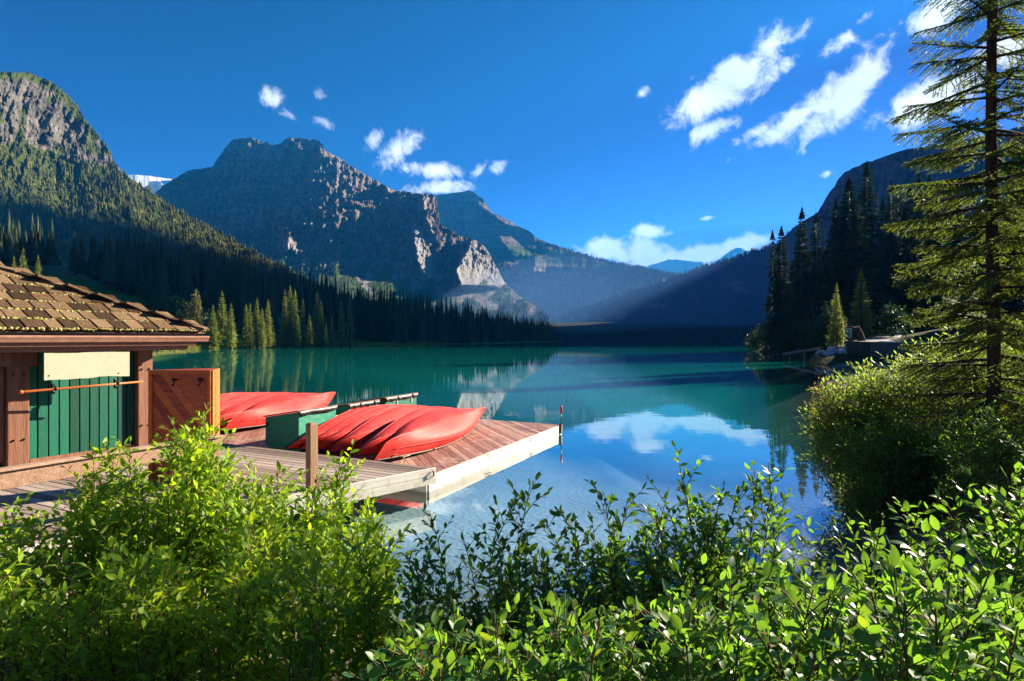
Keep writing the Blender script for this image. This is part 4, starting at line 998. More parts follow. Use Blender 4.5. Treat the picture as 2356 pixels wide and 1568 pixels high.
# --- varnished door panel leaning upright beside the boathouse
def build_door():
    zb, zt = DZ, 2.30; dep = 8.95
    fl, fr_ = at(148.8, 370.7, dep+.05), at(211, 370.7, dep-.02); er = at(217.9, 370.7, dep+.62)
    fl[2] = fr_[2] = er[2] = 0
    ax = (fr_-fl); w = np.linalg.norm(ax); ax /= w; bx = er-fr_; th = np.linalg.norm(bx); bx /= th
    inx = np.array((-ax[1], ax[0], 0)); inx = inx if inx[1] > 0 else -inx
    t = empty('cedar_door', tuple(fl+ax*w/2+Zv*zb), 'varnished cedar door of diagonal boards standing open on the deck', 'door')
    hgt = zt-zb; m = fl+ax*w/2
    b = MB(); b.box(m+inx*.11+Zv*(zb+hgt/2), ax*(w/2-.03), inx*.08, Zv*(hgt/2-.03)); b.build('core', door_m, t)
    b = MB(); fw = .06
    b.box(m+Zv*(zt-fw/2)+inx*.005, ax*w/2, inx*.022, Zv*fw/2); b.box(m+Zv*(zb+fw/2)+inx*.005, ax*w/2, inx*.022, Zv*fw/2)
    for q in (fl+ax*fw/2, fr_-ax*fw/2): b.box(q+Zv*(zb+hgt/2)+inx*.003, ax*fw/2, inx*.022, Zv*(hgt/2-fw-.001))
    b.build('frame', door_m, t, bevel=.006)
    # lit edge towards the lake
    b = MB(); c = (fr_+er)/2+Zv*(zb+hgt/2)+ax*.012; pr = np.cross(bx, Zv); b.box(c, bx*th/2, pr*.02, Zv*hgt/2); b.build('edge_board', dframe_m, t, bevel=.006)
    b = MB(); c = (fl+fr_+er)/3; b.poly([fl+Zv*(zt+.003), fr_+Zv*(zt+.003), er+Zv*(zt+.003)][::-1]); b.build('cap', door_m, t)
    # diagonal boards, clipped to the frame
    x0, x1, y0, y1 = -w/2+fw, w/2-fw, zb+fw, zt-fw; sp = .125; ang = math.radians(52); dv = np.array((math.cos(ang), -math.sin(ang))); nv = np.array((dv[1], -dv[0]))
    def clip(poly, nx, ny, c):
        out = []
        for i in range(len(poly)):
            p, q = poly[i], poly[(i+1) % len(poly)]; a_, b_ = nx*p[0]+ny*p[1]-c, nx*q[0]+ny*q[1]-c
            if a_ >= 0: out.append(p)
            if a_*b_ < 0: s = a_/(a_-b_); out.append((p[0]+s*(q[0]-p[0]), p[1]+s*(q[1]-p[1])))
        return out
    rect = [(x0, y0), (x1, y0), (x1, y1), (x0, y1)]
    cs = [nv @ np.array(p) for p in rect]
    for k, c0 in enumerate(np.arange(min(cs), max(cs), sp)):
        pl = clip(clip(rect, nv[0], nv[1], c0+.0025), -nv[0], -nv[1], -(c0+sp-.0025))
        if len(pl) < 3: continue
        dd = .012+.003*(k % 3)
        f3 = [m+ax*p[0]+Zv*p[1]+inx*(.03-dd) for p in pl]; b3 = [m+ax*p[0]+Zv*p[1]+inx*.032 for p in pl]; n = len(pl)
        b = MB(); b.add(f3+b3, [tuple(range(n))]+[(i, i+n, (i+1) % n+n, (i+1) % n) for i in range(n)]); o = b.build('board', door_m, t)
    for px in (174.5, 200.5):
        q = at(px, 379.5, dep-.04)
        b = MB(); b.box(q, ax*.045, inx*.008, Zv*.018); b.tube([q-Zv*.0-inx*.01, q-Zv*.07-inx*.015, q-Zv*.095-inx*.045, q-Zv*.07-inx*.06], [.012, .011, .011, .010], 6); b.tube([q+Zv*.01-inx*.01, q+Zv*.02-inx*.05], [.01, .012], 6)
        b.build('coat_hook', iron_m, t)
build_door()

# --- green storage boxes on the dock
def build_boxes():
    B = np.array((-4.67, 12.45, 0))
    for i, (s0, s1, lab, zr) in enumerate(((0, 1.15, 'nearest green storage box with its dark end towards the deck', 1.19), (1.57, 2.71, 'middle green storage box half hidden behind the canoes', 1.17), (2.99, 4.43, 'farthest green storage box out by the open water', 1.20))):
        o = B+E*s0; L = s1-s0; wd = 1.02 if i == 0 else 1.08; zl = zr-.17; zb = ZD+.10
        t = empty('storage_box', tuple(o+Zv*ZD), lab, 'storage box', 'green storage boxes on the dock')
        c = lambda e, w, z: o+E*e+Wd*w+Zv*z
        b = MB(); V = [c(e, w, z) for (e, w) in ((0, 0), (L, 0), (L, wd), (0, wd)) for z in (zb, zr if w == 0 else zl)]
        b.add(V, [(0,2,3,1),(2,4,5,3),(4,6,7,5),(6,0,1,7),(1,3,5,7),(0,6,4,2)]); b.build('body', box_m, t, bevel=.01)
        b = MB(); b.box(c(L/2, wd/2, (ZD+zb)/2+.01), E*(L/2-.05), Wd*(wd/2-.06), Zv*((zb-ZD)/2)); b.build('plinth', box_m, t)
        lid = MB(); u = np.cross(E, (Wd*wd-Zv*.17)/math.hypot(wd, .17)); u = u if u[2] > 0 else -u
        sl = (Wd*wd-Zv*.17)/2; lid.box(c(L/2, wd/2, (zr+zl)/2+.022), E*(L/2+.035), sl*1.05, u*.016); lo = lid.build('lid', plain('brown lid boards', (.19, .105, .075), .7, .2), t, bevel=.005)
        segs = [(0.0, L)] if i == 0 else [(0, .34*L), (.37*L, .80*L), (.84*L, L)]
        for (a, e_) in segs:
            n = 9; V = []; rr = np.random.default_rng(100+i)
            for j in range(n+1):
                q = a+(e_-a)*j/n; sg = .012*math.sin(j*1.9)+.01*rr.random()
                V += [c(q, -.012-.0, zr+.035), c(q, -.05-sg, zr+.01), c(q, -.045-sg, zr-.075-.012*math.sin(j*1.3)), c(q, -.03-sg, zr-.075-.012*math.sin(j*1.3))]
            h = MB(); h.add(V, [(4*j+k, 4*j+4+k, 4*j+5+k, 4*j+1+k) for j in range(n) for k in range(3)]); h.build('rubber_hinge', rubber_m, lo, True)
        if i:
            for q in (.355*L, .82*L):
                h = MB(); h.box(c(q, -.012, zr-.09), E*.022, Wd*.01, Zv*.11); h.build('batten', plain('pale batten', (.35, .45, .36), .6, .2), t)
        else:
            h = MB(); h.box(c(-.012, wd-.07, zr-.33), Wd*.03, E*.012, Zv*.05); h.build('hasp', iron_m, t)
build_boxes()

# --- canoes lying bottom up
def hull_mat():
    M = Mat('red canoe hull', .6, .2)
    g = M.pos('Object'); n = M.noise(g, 1.7, 5, .6); sc = M.noise(M.pos('Object', (1.5, 40, 40)), 1.0, 4, .7)
    c = M.mixc(M.range(n, .35, .7), (.54, .026, .022), (.65, .062, .052)); c = M.mixc(M.range(sc, .52, .70, 0, .5), c, (.70, .20, .17))
    c = M.mixc(M.math('MULTIPLY', M.rnd(), .35), c, (.42, .012, .012))
    M.set(Base_Color=c, Roughness=M.range(sc, .3, .7, .5, .68))
    return M.m
hull_m = hull_mat(); trim_m = plain('dark gunwale', (.035, .022, .02), .5, .4); ash_m = plain('ash wood thwart', (.36, .22, .11), .5, .3)
def canoe_meshes(L=5.5, beam=.90, dep=.38):
    ns, nc = 49, 25; V = []
    s = np.linspace(-1, 1, ns)
    for si in s:
        q = abs(si); hw = beam/2*(1-q**1.95)**1.0; up = .16*q**3.4+.02; keel = .045*q**4
        xs = si*L/2
        if q > .985: hw = max(hw, .012)
        for k in range(nc):
            t = -1+2*k/(nc-1); a = abs(t)
            # section from gunwale over the chine to the keel, upside down: z up is the bottom
            yy = np.interp(a, [0, .22, .45, .60, .67, .86, 1], [0, .42, .80, .965, .985, 1.0, .95]); zz = np.interp(a, [0, .22, .45, .60, .67, .86, 1], [1.0, .93, .83, .71, .60, .27, 0])
            vee = q**1.5*.85; yy = yy*(1-vee)+min(1, a*1.05)*vee; zz = zz*(1-vee)+(1-a)**.9*vee
            z0 = -up; ztop = dep-keel*1.4-.05*max(0, q-.93)/.07
            V.append((xs*(1-.012*(1-a)*q**6), math.copysign(yy*hw, t) if t else 0, z0+(ztop-z0)*zz))
    V = np.array(V); hull = np_mesh('hull', V, [grid_faces(ns, nc)], hull_m, True)
    g = MB()
    for k in (0, nc-1):
        P = V.reshape(ns, nc, 3)[:, k]; g.tube(P+np.array((0, 0, -.010)), .021, 6)
    gun = g.mesh('gunwale', trim_m, True)
    G3 = V.reshape(ns, nc, 3); st = []
    for ks, rad in (((4, nc-5), .011), ((nc//2,), .013)):
        b = MB()
        for k in ks:
            P = G3[3:-3, k]; b.tube(P+np.array((0, .004*np.sign(k-nc//2), .003)), np.interp(np.linspace(0, 1, len(P)), [0, .12, .88, 1], [.004, rad, rad, .004]), 6)
        st.append(b.mesh('strake', hull_m, True))
    th = []
    for x in (-.9, .75):
        b = MB(); b.box((x, 0, .0), (.03, 0, 0), (0, beam/2*.93, 0), (0, 0, .01)); th.append(b.mesh('thwart', ash_m))
    return hull, gun, th, st
CANOE = canoe_meshes()
def place_canoe(near, far, tilt, label, group, stretch=None):
    near, far = np.array(near, float), np.array(far, float); d = far-near; L = np.linalg.norm(d); d /= L
    c = (near+far)/2
    t = empty('canoe', tuple(c), label, 'canoe', group)
    z0 = Vector((0, 0, 1)); xv = Vector(d); yv = z0.cross(xv).normalized(); zv = xv.cross(yv)
    R = Matrix((xv, yv, zv)).transposed()
    R = R @ Matrix.Rotation(math.radians(tilt), 3, 'X')
    t.rotation_euler = R.to_euler(); t.scale = (L/5.5,)*3
    for nm, me in (('hull', CANOE[0]), ('gunwale', CANOE[1]), ('thwart', CANOE[2][0]), ('thwart', CANOE[2][1]), ('chine_strip', CANOE[3][0]), ('keel_strip', CANOE[3][1])):
        o = bpy.data.objects.new(nm, me); COL.objects.link(o); o.parent = t
    return t
def build_canoes():
    dirA = np.array((.315, .949, .008))
    near = [(377.8, 11.15, .545, 36, 5.55), (360.3, 11.42, .56, 52, 5.5), (333.4, 11.8, .55, 55, 5.5), (317.5, 11.95, .56, 58, 5.45), (305, 11.95, .57, 60, 5.4), (291.5, 11.9, .58, 62, 5.4)]
    lab = ['red canoe nearest the dock edge, showing its whole scuffed bottom', 'red canoe tucked right behind the outermost one', 'third red canoe in from the dock edge, its nose shaded', 'fourth red canoe in from the dock edge, showing only a strip',
           'fifth red canoe in from the dock edge, next to the innermost', 'innermost red canoe of the row, its bow overlapping the nearest green box']
    for k, (px, d, z, tl, L) in enumerate(near):
        n = np.array(((px-CX)/F*d, d, z)); place_canoe(n, n+dirA*L+np.array((0, 0, -.004*k)), tl, lab[k], 'upturned canoes on the right of the dock')
    n = np.array((-7.42, 14.8, .56)); dl = np.array((.19, .98, .02))
    lab = ['red canoe at the front of the left group, bow out over the water', 'second red canoe of the left group, mostly behind the first', 'third red canoe of the left group, only its upper side showing', 'rearmost red canoe of the left group, a thin crest by the door']
    for k in range(4):
        q = n+np.array((-.52, .10, 0))*k+np.array((.02, -.35, .02))*k
        place_canoe(q, q+dl*5.5, 36+(16+2*k)*(k > 0), lab[k], 'upturned canoes on the left dock')
    # painter loops hanging from the nearest canoe
    t = empty('painter_rope', tuple(at(392, 452, 11.6)), 'pale rope loop hanging from the nearest canoe to the dock', 'rope')
    b = MB(); P = [at(377, 455, 11.3), at(373.5, 462, 11.35), at(377, 466.5, 11.4), at(383, 464, 11.45)]; b.tube(P, .009, 5)
    P = [at(383, 454, 11.4), at(396, 455, 11.6), at(404, 457.5, 11.6), at(400, 464, 11.55), at(403, 467, 11.5), at(405, 462, 11.55), at(403, 457, 11.6), at(410, 455, 11.7)]; b.tube(P, .009, 5); b.build('cord', rope_m, t, True)
build_canoes()

# ------------------------------------------------------------------ right bank: tall trees, bridge, rocks, jetty
P_TALL = crown_set('tall', [(30, 4.6, 46, 9, 4, .02, .5, .4, .72), (30, 3.8, 48, 8, 4, .03, .6, .45, .6), (30, 6.0, 46, 10, 4, .02, .45, .35, .85), (30, 2.6, 42, 5, 4, .10, .6, .55, .5), (30, 4.4, 44, 9, 4, .02, .4, .3, .8)], needle_dark)
TALL = [(772.5, 229, 346, 118, 3, .9, 'thin ragged spruce, outermost over the lake point'), (781.5, 225, 346, 112, 1, 1.05, 'spruce second from the lake point, with a narrow pointed top'),
        (802, 206, 346, 106, 0, .9, 'tall dark spruce with a clean spire, third from the lake point'), (816, 211, 346, 104, 1, .85, 'open topped spruce beside the bare dead stem'),
        (849, 176, 346, 92, 2, 1.15, 'broadest tall spruce with layered browned branches'), (867, 161, 345, 99, 1, 1.0, 'tallest spruce of the right bank, its spire against the cliff'),
        (836, 196, 345, 97, 0, .85, 'dark spruce pressed against the broadest one on its lake side'), (883, 196, 344, 110, 4, .9, 'spruce in the dip right of the tallest spire'), (898, 190, 344, 108, 1, 1.0, 'middle spruce of the dark trio behind the path'),
        (910, 182, 343, 106, 0, .9, 'right hand spruce of the dark trio behind the path'), (919, 172, 343, 98, 4, .9, 'dark spruce partly covered by the big near tree, left one'), (934, 190, 343, 94, 2, .9, 'stout dark spruce behind the big near tree'),
  (1022, 160, 342, 76, 2, 1.1, 'dark spruce at the right edge behind the near tree'),
        (791, 262, 347, 116, 4, 1.1, 'short full spruce filling the lower lake point'), (824, 250, 347, 99, 2, .9, 'short broad spruce below the dead stem')]
for (px, tip, base, d, pr, wd, lab) in TALL:
    b = at(px, base, d); plant_tree('spruce_tree', P_TALL[pr], (b[0], b[1], b[2]-.4), (base-tip)/F*d, wd*1.25, None, lab, 'tree', 'tall dark spruces on the right bank')
def more_back():
    n = 0
    while n < 60:
        x, y = 52+r_.random()*95, 62+r_.random()*85
        aa = -.5*x+.866*y
        if 31 < aa < 52 and x > 56: continue
        if x/y < .66 or x/y > 1.1 or y > 140-.1*(x-60) or (x < 62 and y < 80): continue
        plant_tree('spruce_tree', P_TALL[(0, 1, 2, 4)[n % 4]], (x, y, 2.2+max(x-52, 0)*.13), 19+10*r_.random(), .8+.4*r_.random(), None, 'dark spruce deep in the forest behind the gravel path', 'tree', 'forest behind the path'); n += 1
more_back()
def dead_stem():
    p = at(822, 346, 101); t = empty('dead_tree', tuple(p), 'bare reddish dead stem standing among the tall spruces', 'tree')
    h = (346-213)/F*101; b = MB(); b.tube([p, p+Zv*h*.5, p+Zv*h], [.28, .18, .04], 6); b.build('trunk', plain('dead reddish bark', (.16, .07, .035), .9, .1), t)
    b = MB()
    for k in range(70):
        z = h*(.25+.73*random.random()); a = random.random()*6.28; l = .5+1.2*(1-z/h)*random.random()+.2; b.tube([p+Zv*z, p+Zv*(z-.15*l)+np.array((math.cos(a), math.sin(a), 0))*l], [.05, .02], 3, False)
    b.build('twigs', plain('dead twigs', (.13, .06, .03), .9, .1), t)['kind'] = 'stuff'
dead_stem()
P_YOUNG = crown_set('young', [(10, 2.1, 26, 7, 4, .03, .35, .35, .85)], needle_lit)
b = at(836.5, 344, 66); plant_tree('young_spruce', P_YOUNG[0], (b[0], b[1], b[2]-.2), (344-281)/F*66, .95, None, 'young yellow green spruce between the jetty and the sign', 'tree')
b = at(861, 342, 82); plant_tree('young_spruce', P_YOUNG[0], (b[0], b[1], b[2]-.2), (342-268)/F*82, 1.35, 1.2, 'sunlit full spruce glowing at the dark forest edge by the path', 'tree')

# bushes made of leaf clumps
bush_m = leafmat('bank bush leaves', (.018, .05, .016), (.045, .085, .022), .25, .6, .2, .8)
bushlit_m = leafmat('sun painted bank bush leaves', (.07, .11, .018), (.14, .17, .035), .3, .6, .2, .8, transcol=(.3, .35, .03))  # brighter copy of bush_m with the sunlight painted into its greens
poplar_m = leafmat('yellowing broadleaf foliage', (.09, .10, .022), (.17, .16, .045), .3, .6, .2, .5)
def leaf_cloud(c, rad, n, size, seed, hollow=.55, lobes=9):
    r = np.random.default_rng(seed); L = r.normal(size=(lobes, 3)); L /= np.linalg.norm(L, axis=1)[:, None]; L *= (.35+.35*r.random((lobes, 1))); L[:, 2] = np.abs(L[:, 2])*1.1-.25
    k = r.integers(0, lobes, n); q = r.normal(size=(n, 3)); q /= np.linalg.norm(q, axis=1)[:, None]
    P = (L[k]+q*(hollow+(1-hollow)*r.random((n, 1)))*.52)*rad+c
    a = r.normal(size=(n, 3)); a /= np.linalg.norm(a, axis=1)[:, None]; b_ = np.cross(a, r.normal(size=(n, 3))); b_ /= np.linalg.norm(b_, axis=1)[:, None]
    s = size*(.6+.8*r.random((n, 1)))
    V = np.stack([P-a*s*.5, P+b_*s*.28, P+a*s*.5, P-b_*s*.28], 1).reshape(-1, 3); return V, np.arange(4*n).reshape(-1, 4)
def bush(name, c, rad, n, size, mat, seed, label, cat='bush', group=None, stem=True):
    c = np.array(c, float); rad = np.array(rad, float); t = empty(name, tuple(c), label, cat, group)
    V, Fc = leaf_cloud(c+Zv*rad[2]*.55, rad, n, size, seed); o = link('foliage', np_mesh('foliage', V, [Fc], mat), t); o['kind'] = 'stuff'
    if stem:
        b = MB(); rr = np.random.default_rng(seed)
        for k in range(5):
            a = rr.random()*6.28; e = c+np.array((math.cos(a)*rad[0]*.4, math.sin(a)*rad[1]*.4, rad[2]*(.7+.4*rr.random()))); b.tube([c-Zv*.3, (c+e)/2+Zv*.1*rad[2], e], [.05*rad[2]*.6, .03*rad[2]*.6, .01], 5, False)
        b.build('stem', bark, t)
    return t
for i, (px, py, d, w, h, lab) in enumerate(((757, 351, 125, 2.6, 3.6, 'dark bush at the tip of the right bank over the water'), (766, 351, 118, 2.5, 4.4, 'rounded dark bush second along the right bank'), (778, 352, 110, 2.6, 3.6, 'low dark bush beneath the ragged spruce'), (790, 352, 100, 2.4, 3.4, 'dark bush behind the jetty\'s outer end'),
        (800, 351, 92, 2.2, 3.6, 'dark bush behind the middle of the jetty'), (812, 351, 84, 2.2, 3.6, 'bush at the landward end of the jetty'), (826, 348, 76, 2.4, 4.6, 'taller blue green bush left of the white topped posts'), (818, 349, 78, 1.8, 3.2, 'low blue green bush beside the boulders'),
        (872, 337, 92, 3.0, 3.6, 'dark undergrowth bush at the inside bend of the path'), (884, 331, 96, 2.5, 4.2, 'dark rounded bush where the path disappears'), (893, 336, 80, 2.2, 3.4, 'dark bush on the near side of the path'))):
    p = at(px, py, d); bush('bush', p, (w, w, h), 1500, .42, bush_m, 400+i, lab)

# --- path, bridge fence, boulders
path_m = plain('grey gravel path', (.30, .29, .285), .95, .05)
def build_path():
    cl = [(880, 343.0, 58, 1.6), (872, 341.8, 66, 2.0), (876, 339.5, 76, 2.4), (888, 335, 84, 1.7), (887, 331, 92, 1.5), (880, 327.5, 100, 1.4), (878, 325.5, 108, 1.3)]
    P = np.array([np.append(at(px, py, d), w) for px, py, d, w in cl]); t = np.linspace(0, len(cl)-1, 50); Q = np.stack([np.interp(t, range(len(cl)), P[:, k]) for k in range(4)], -1)
    d = np.gradient(Q[:, :2], axis=0); d /= np.linalg.norm(d, axis=1)[:, None]; n = np.stack([-d[:, 1], d[:, 0]], -1)
    rows = [np.stack([Q[:, 0]+n[:, 0]*s*Q[:, 3], Q[:, 1]+n[:, 1]*s*Q[:, 3], Q[:, 2]+z], -1) for s, z in ((-1.12, -.5), (-1, 0), (0, .04), (1, 0), (1.12, -.5))]
    tag(link('path', np_mesh('path', np.stack(rows, 1).reshape(-1, 3), [grid_faces(50, 5)], path_m, True)), 'grey gravel path curving up into the dark trees', None, None, 'structure')
build_path()
def build_fence():
    a, c = at(846.5, 355, 62), at(940, 362, 46); a[2] = .95; c[2] = .8; t = empty('bridge_fence', tuple(a), 'black slatted bridge fence curving above the boulders', 'fence')
    black = plain('black painted steel', (.012, .012, .014), .5, .4); edge = plain('worn slat edge', (.30, .32, .34), .45, .5)
    n = 42; hz = 1.52; sl = MB(); d = (c-a)/np.linalg.norm(c-a); nr = np.array((-d[1], d[0], 0)); L = np.linalg.norm((c-a)[:2])
    w = L/n; bm = MB(); bm.box((0, 0, 0), (w*.36, 0, 0), (0, .02, 0), (0, 0, hz/2)); me = bm.mesh('slat', black)
    em = MB(); em.box((0, 0, 0), (w*.035, 0, 0), (0, .03, 0), (0, 0, hz/2)); em = em.mesh('picket', edge)
    for k in range(n):
        p = a+(c-a)*((k+.5)/n)+Zv*hz/2
        piece('slat', me, t, p, d, nr*-1, Zv)
        if k > 12: piece('picket', em, t, p+d*w*.5+nr*.01, d, nr*-1, Zv)
    for z, q in ((hz, .10), (.05, .12)): 
        b = MB(); b.beam(a+Zv*(z+.0)-nr*.06, c+Zv*z-nr*.06, .07, q); b.build('rail', black, t)
    b = MB(); b.box(a-d*.1+Zv*hz/2, d*.07, nr*.07, Zv*(hz/2+.08)); b.build('end_post', plain('grey end post', (.25, .25, .26), .7, .2), t)
    p0, p1 = at(880, 341.7, 55), at(934, 343.4, 47); b = MB(); b.beam(p0, p1, .22, .12); b.build('handrail', plain('weathered grey handrail', (.45, .46, .48), .7, .3), t)
    b = MB(); b.beam(a-Zv*.35+nr*.2, c-Zv*.35+nr*.2, .3, .5); b.build('bridge_beam', plain('dark bridge beam', (.03, .025, .02), .8, .2), t)
    for f in (.12, .5, .85):
        b = MB(); q = a+(c-a)*f+nr*.3; b.tube([q-Zv*3, q-Zv*.3], [.2, .2], 8); b.build('piling', post_m, t)
build_fence()
import bmesh
rock_m = plain('pale grey boulder', (.36, .37, .39), .9, .15)
def boulder_mesh(seed):
    r = np.random.default_rng(seed); bm = bmesh.new()
    for k in range(22):
        v = r.normal(size=3); v /= np.linalg.norm(v); v *= (.8+.3*r.random()); bm.verts.new((v[0], v[1]*.85, v[2]*.75))
    bmesh.ops.convex_hull(bm, input=list(bm.verts)); 
    for v in [v for v in bm.verts if not v.link_faces]: bm.verts.remove(v)
    me = bpy.data.meshes.new('boulder'); bm.to_mesh(me); bm.free(); me.materials.append(rock_m); return me
BOULD = [boulder_mesh(600+i) for i in range(6)]
BL = [(833, 357.5, 66, 1.35, 'large pale boulder low in the pile at the waterline'), (844, 357, 65, 1.2, 'wide pale boulder at the foot of the pile by the bridge'), (840, 352, 67, 1.15, 'long tilted boulder on top of the middle of the pile'), (829, 353.5, 68, .95, 'grey boulder on the lake side of the pile'), (846, 350, 66, .95, 'boulder wedged against the fence end'),
      (833, 349.5, 69, .75, 'small round boulder crowning the pile'), (838, 348.5, 70, .8, None), (843, 346.8, 70, .8, None), (849, 355.5, 64, .6, None), (826, 358, 67, .5, None), (838, 359.5, 64.5, .55, None), (824, 360, 67, .35, None), (829, 361, 66, .3, None), (820, 353.5, 70, .6, 'dark low rock apart from the pile under the jetty')]
for i, (px, py, d, s, lab) in enumerate(BL):
    o = bpy.data.objects.new('boulder', BOULD[i % 6]); COL.objects.link(o); o.location = at(px, py, d); o.scale = (s*1.15, s, s*.9); o.rotation_euler = (random.uniform(-.5, .5), random.uniform(-.5, .5), random.random()*6.28)
    tag(o, lab or 'small pale stone among the boulders by the bridge', 'boulder', 'boulders by the bridge')
def build_jetty():
    a, c = at(785.5, 353.2, 76), at(821, 347.6, 71); t = empty('jetty', tuple(a), 'short sloping wooden jetty on three legs beside the boulders', 'jetty')
    grey = plain('grey jetty timber', (.22, .18, .15), .85, .1); b = MB(); b.beam(a, c, 1.0, .12); b.build('deck', grey, t)
    b = MB(); d = (c-a)/np.linalg.norm(c-a); nr = np.array((d[1], -d[0], 0)); b.beam(a+nr*.55-Zv*.12, c+nr*.55-Zv*.12, .08, .28); b.build('stringer', grey, t)
    for f in (.12, .55, .95):
        b = MB(); q = a+(c-a)*f; b.box(q+Zv*(-1.5), d*.09, nr*.10, Zv*1.45); b.build('leg', grey, t)
    o = bpy.data.objects.new('bundle', boulder_mesh(640)); COL.objects.link(o); o.location = at(803, 350.2, 74); o.scale = (.34, .26, .16); o.data.materials.clear(); o.data.materials.append(plain('bright green cloth', (.02, .42, .10), .6, .3)); tag(o, 'small bright green bundle lying on the jetty', 'bundle')
build_jetty()
def build_person():
    base = at(797.5, 352.6, 80); base[2] = .62; h = 1.62
    t = empty('person', tuple(base), 'person in dark jacket and blue jeans standing behind the jetty', 'person')
    me = bpy.data.meshes.new('body'); bm = bmesh.new(); sk = {}
    def v(n, x, y, z, r): sk[n] = (bm.verts.new((x*h, y*h, z*h)), r*h)
    v('pel', 0, 0, .52, .085); v('wst', 0, 0, .61, .078); v('ch', 0, .005, .74, .095); v('nk', 0, 0, .835, .036); v('hd', 0, -.008, .885, .05); v('tp', 0, -.004, .955, .052)
    for s, n in ((-1, 'l'), (1, 'r')):
        v('hip'+n, s*.052, 0, .49, .062); v('kn'+n, s*.055, -.008, .28, .042); v('an'+n, s*.058, .005, .05, .027); v('to'+n, s*.062, -.075, .018, .022)
        v('sh'+n, s*.105, 0, .80, .045); v('el'+n, s*.135, .01, .63, .032); v('wr'+n, s*.12, -.04, .50, .022); v('ha'+n, s*.118, -.055, .455, .024)
    for e in ('pel wst', 'wst ch', 'ch nk', 'nk hd', 'hd tp')+tuple(x for n in 'lr' for x in (f'pel hip{n}', f'hip{n} kn{n}', f'kn{n} an{n}', f'an{n} to{n}', f'ch sh{n}', f'sh{n} el{n}', f'el{n} wr{n}', f'wr{n} ha{n}')):
        p, q = e.split(); bm.edges.new((sk[p][0], sk[q][0]))
    bm.verts.index_update(); rad = [None]*len(bm.verts)
    for n, (vv, r) in sk.items(): rad[vv.index] = r
    root = sk['pel'][0].index; bm.to_mesh(me); bm.free()
    M = Mat('person clothing', .8, .2); sp = M.node('SeparateXYZ'); M.L.new(M.pos('Object'), sp.inputs[0])
    c = M.mixc(M.range(sp.outputs[2], .835*h, .84*h), M.mixc(M.range(sp.outputs[2], .53*h, .535*h), (.04, .07, .14), (.02, .018, .02)), (.50, .30, .22)); M.set(Base_Color=c); me.materials.append(M.m)
    o = bpy.data.objects.new('body', me); COL.objects.link(o); o.parent = t
    sm = o.modifiers.new('skin', 'SKIN'); o.modifiers.new('sub', 'SUBSURF').levels = 1
    for i, d in enumerate(me.skin_vertices[0].data): d.radius = (rad[i], rad[i]*.85); d.use_root = i == root
    b = MB(); b.tube([np.array(base)+Zv*h*z for z in (.915, .95, .985, 1.005)], [.056*h, .064*h, .05*h, .01], 8); b.build('hair', plain('brown hair', (.05, .03, .02), .8, .2), t, True)
build_person()
def build_sign():
    a = at(846, 346, 68); t = empty('notice_board', tuple(a), 'pale framed notice board by the path end of the bridge', 'sign')
    fr = plain('pale blue frame', (.42, .55, .62), .6, .2); x = np.array((1., 0, 0)); y = np.array((0, 1., 0)); k = 68/F
    c = at(846, 333, 68)
    b = MB(); b.box(c+Zv*4.3*k, x*5.2*k, y*.03, Zv*.35*k); b.box(c+x*4.9*k, x*.38*k, y*.03, Zv*4.0*k); b.box(c-Zv*4.1*k+x*1.5*k, x*3.6*k, y*.03, Zv*.25*k); b.build('frame', fr, t)
    b = MB(); b.box(c+x*.2*k+y*.05, x*4.4*k, y*.02, Zv*4*k); b.build('panel', plain('teal notice panel', (.015, .12, .12), .4, .4), t)
    for s in (-4.5, 4.9):
        b = MB(); b.box(c+x*s*k-Zv*9*k+y*.08, x*.4*k, y*.05, Zv*8.6*k); b.build('post', post_m, t)
    for px, lab in ((840.5, 'white topped wooden post, the one nearer the lake'), (844, 'white topped wooden post, the one nearer the sign')):
        p = at(px, 350, 67); t = empty('marker_post', tuple(p), lab, 'post', 'white topped posts'); h = (350-335.2)/F*67
        b = MB(); b.box(p+Zv*(h*.38), x*.085, y*.085, Zv*h*.42); b.build('post', bark, t); b = MB(); b.box(p+Zv*h*.9, x*.088, y*.088, Zv*h*.1); b.build('cap', plain('white paint', (.75, .76, .78), .6, .2), t)
    p = at(813.8, 318, 95); t = empty('trail_marker', tuple(p), 'small orange board fixed to a dark tree trunk', 'sign'); b = MB(); b.box(p, x*.19, y*.02, Zv*.52); b.build('board', plain('orange board', (.55, .26, .09), .6, .2), t)
    b = MB(); b.tube([p-Zv*5+y*.4, p+Zv*4+y*.4], [.3, .25], 7); b.build('pole', bark, t)
    p = at(862, 343, 70); t = empty('dead_tree', tuple(p), 'leaning grey broken trunk beside the notice board', 'tree'); b = MB(); q = at(856.5, 327, 70); b.tube([p, p*.5+q*.5+x*.1, q], [.5, .42, .34], 8); b.tube([q-Zv*.2, q+x*-.9+Zv*.05], [.2, .07], 5); b.build('trunk', bark, t, True)
build_sign()

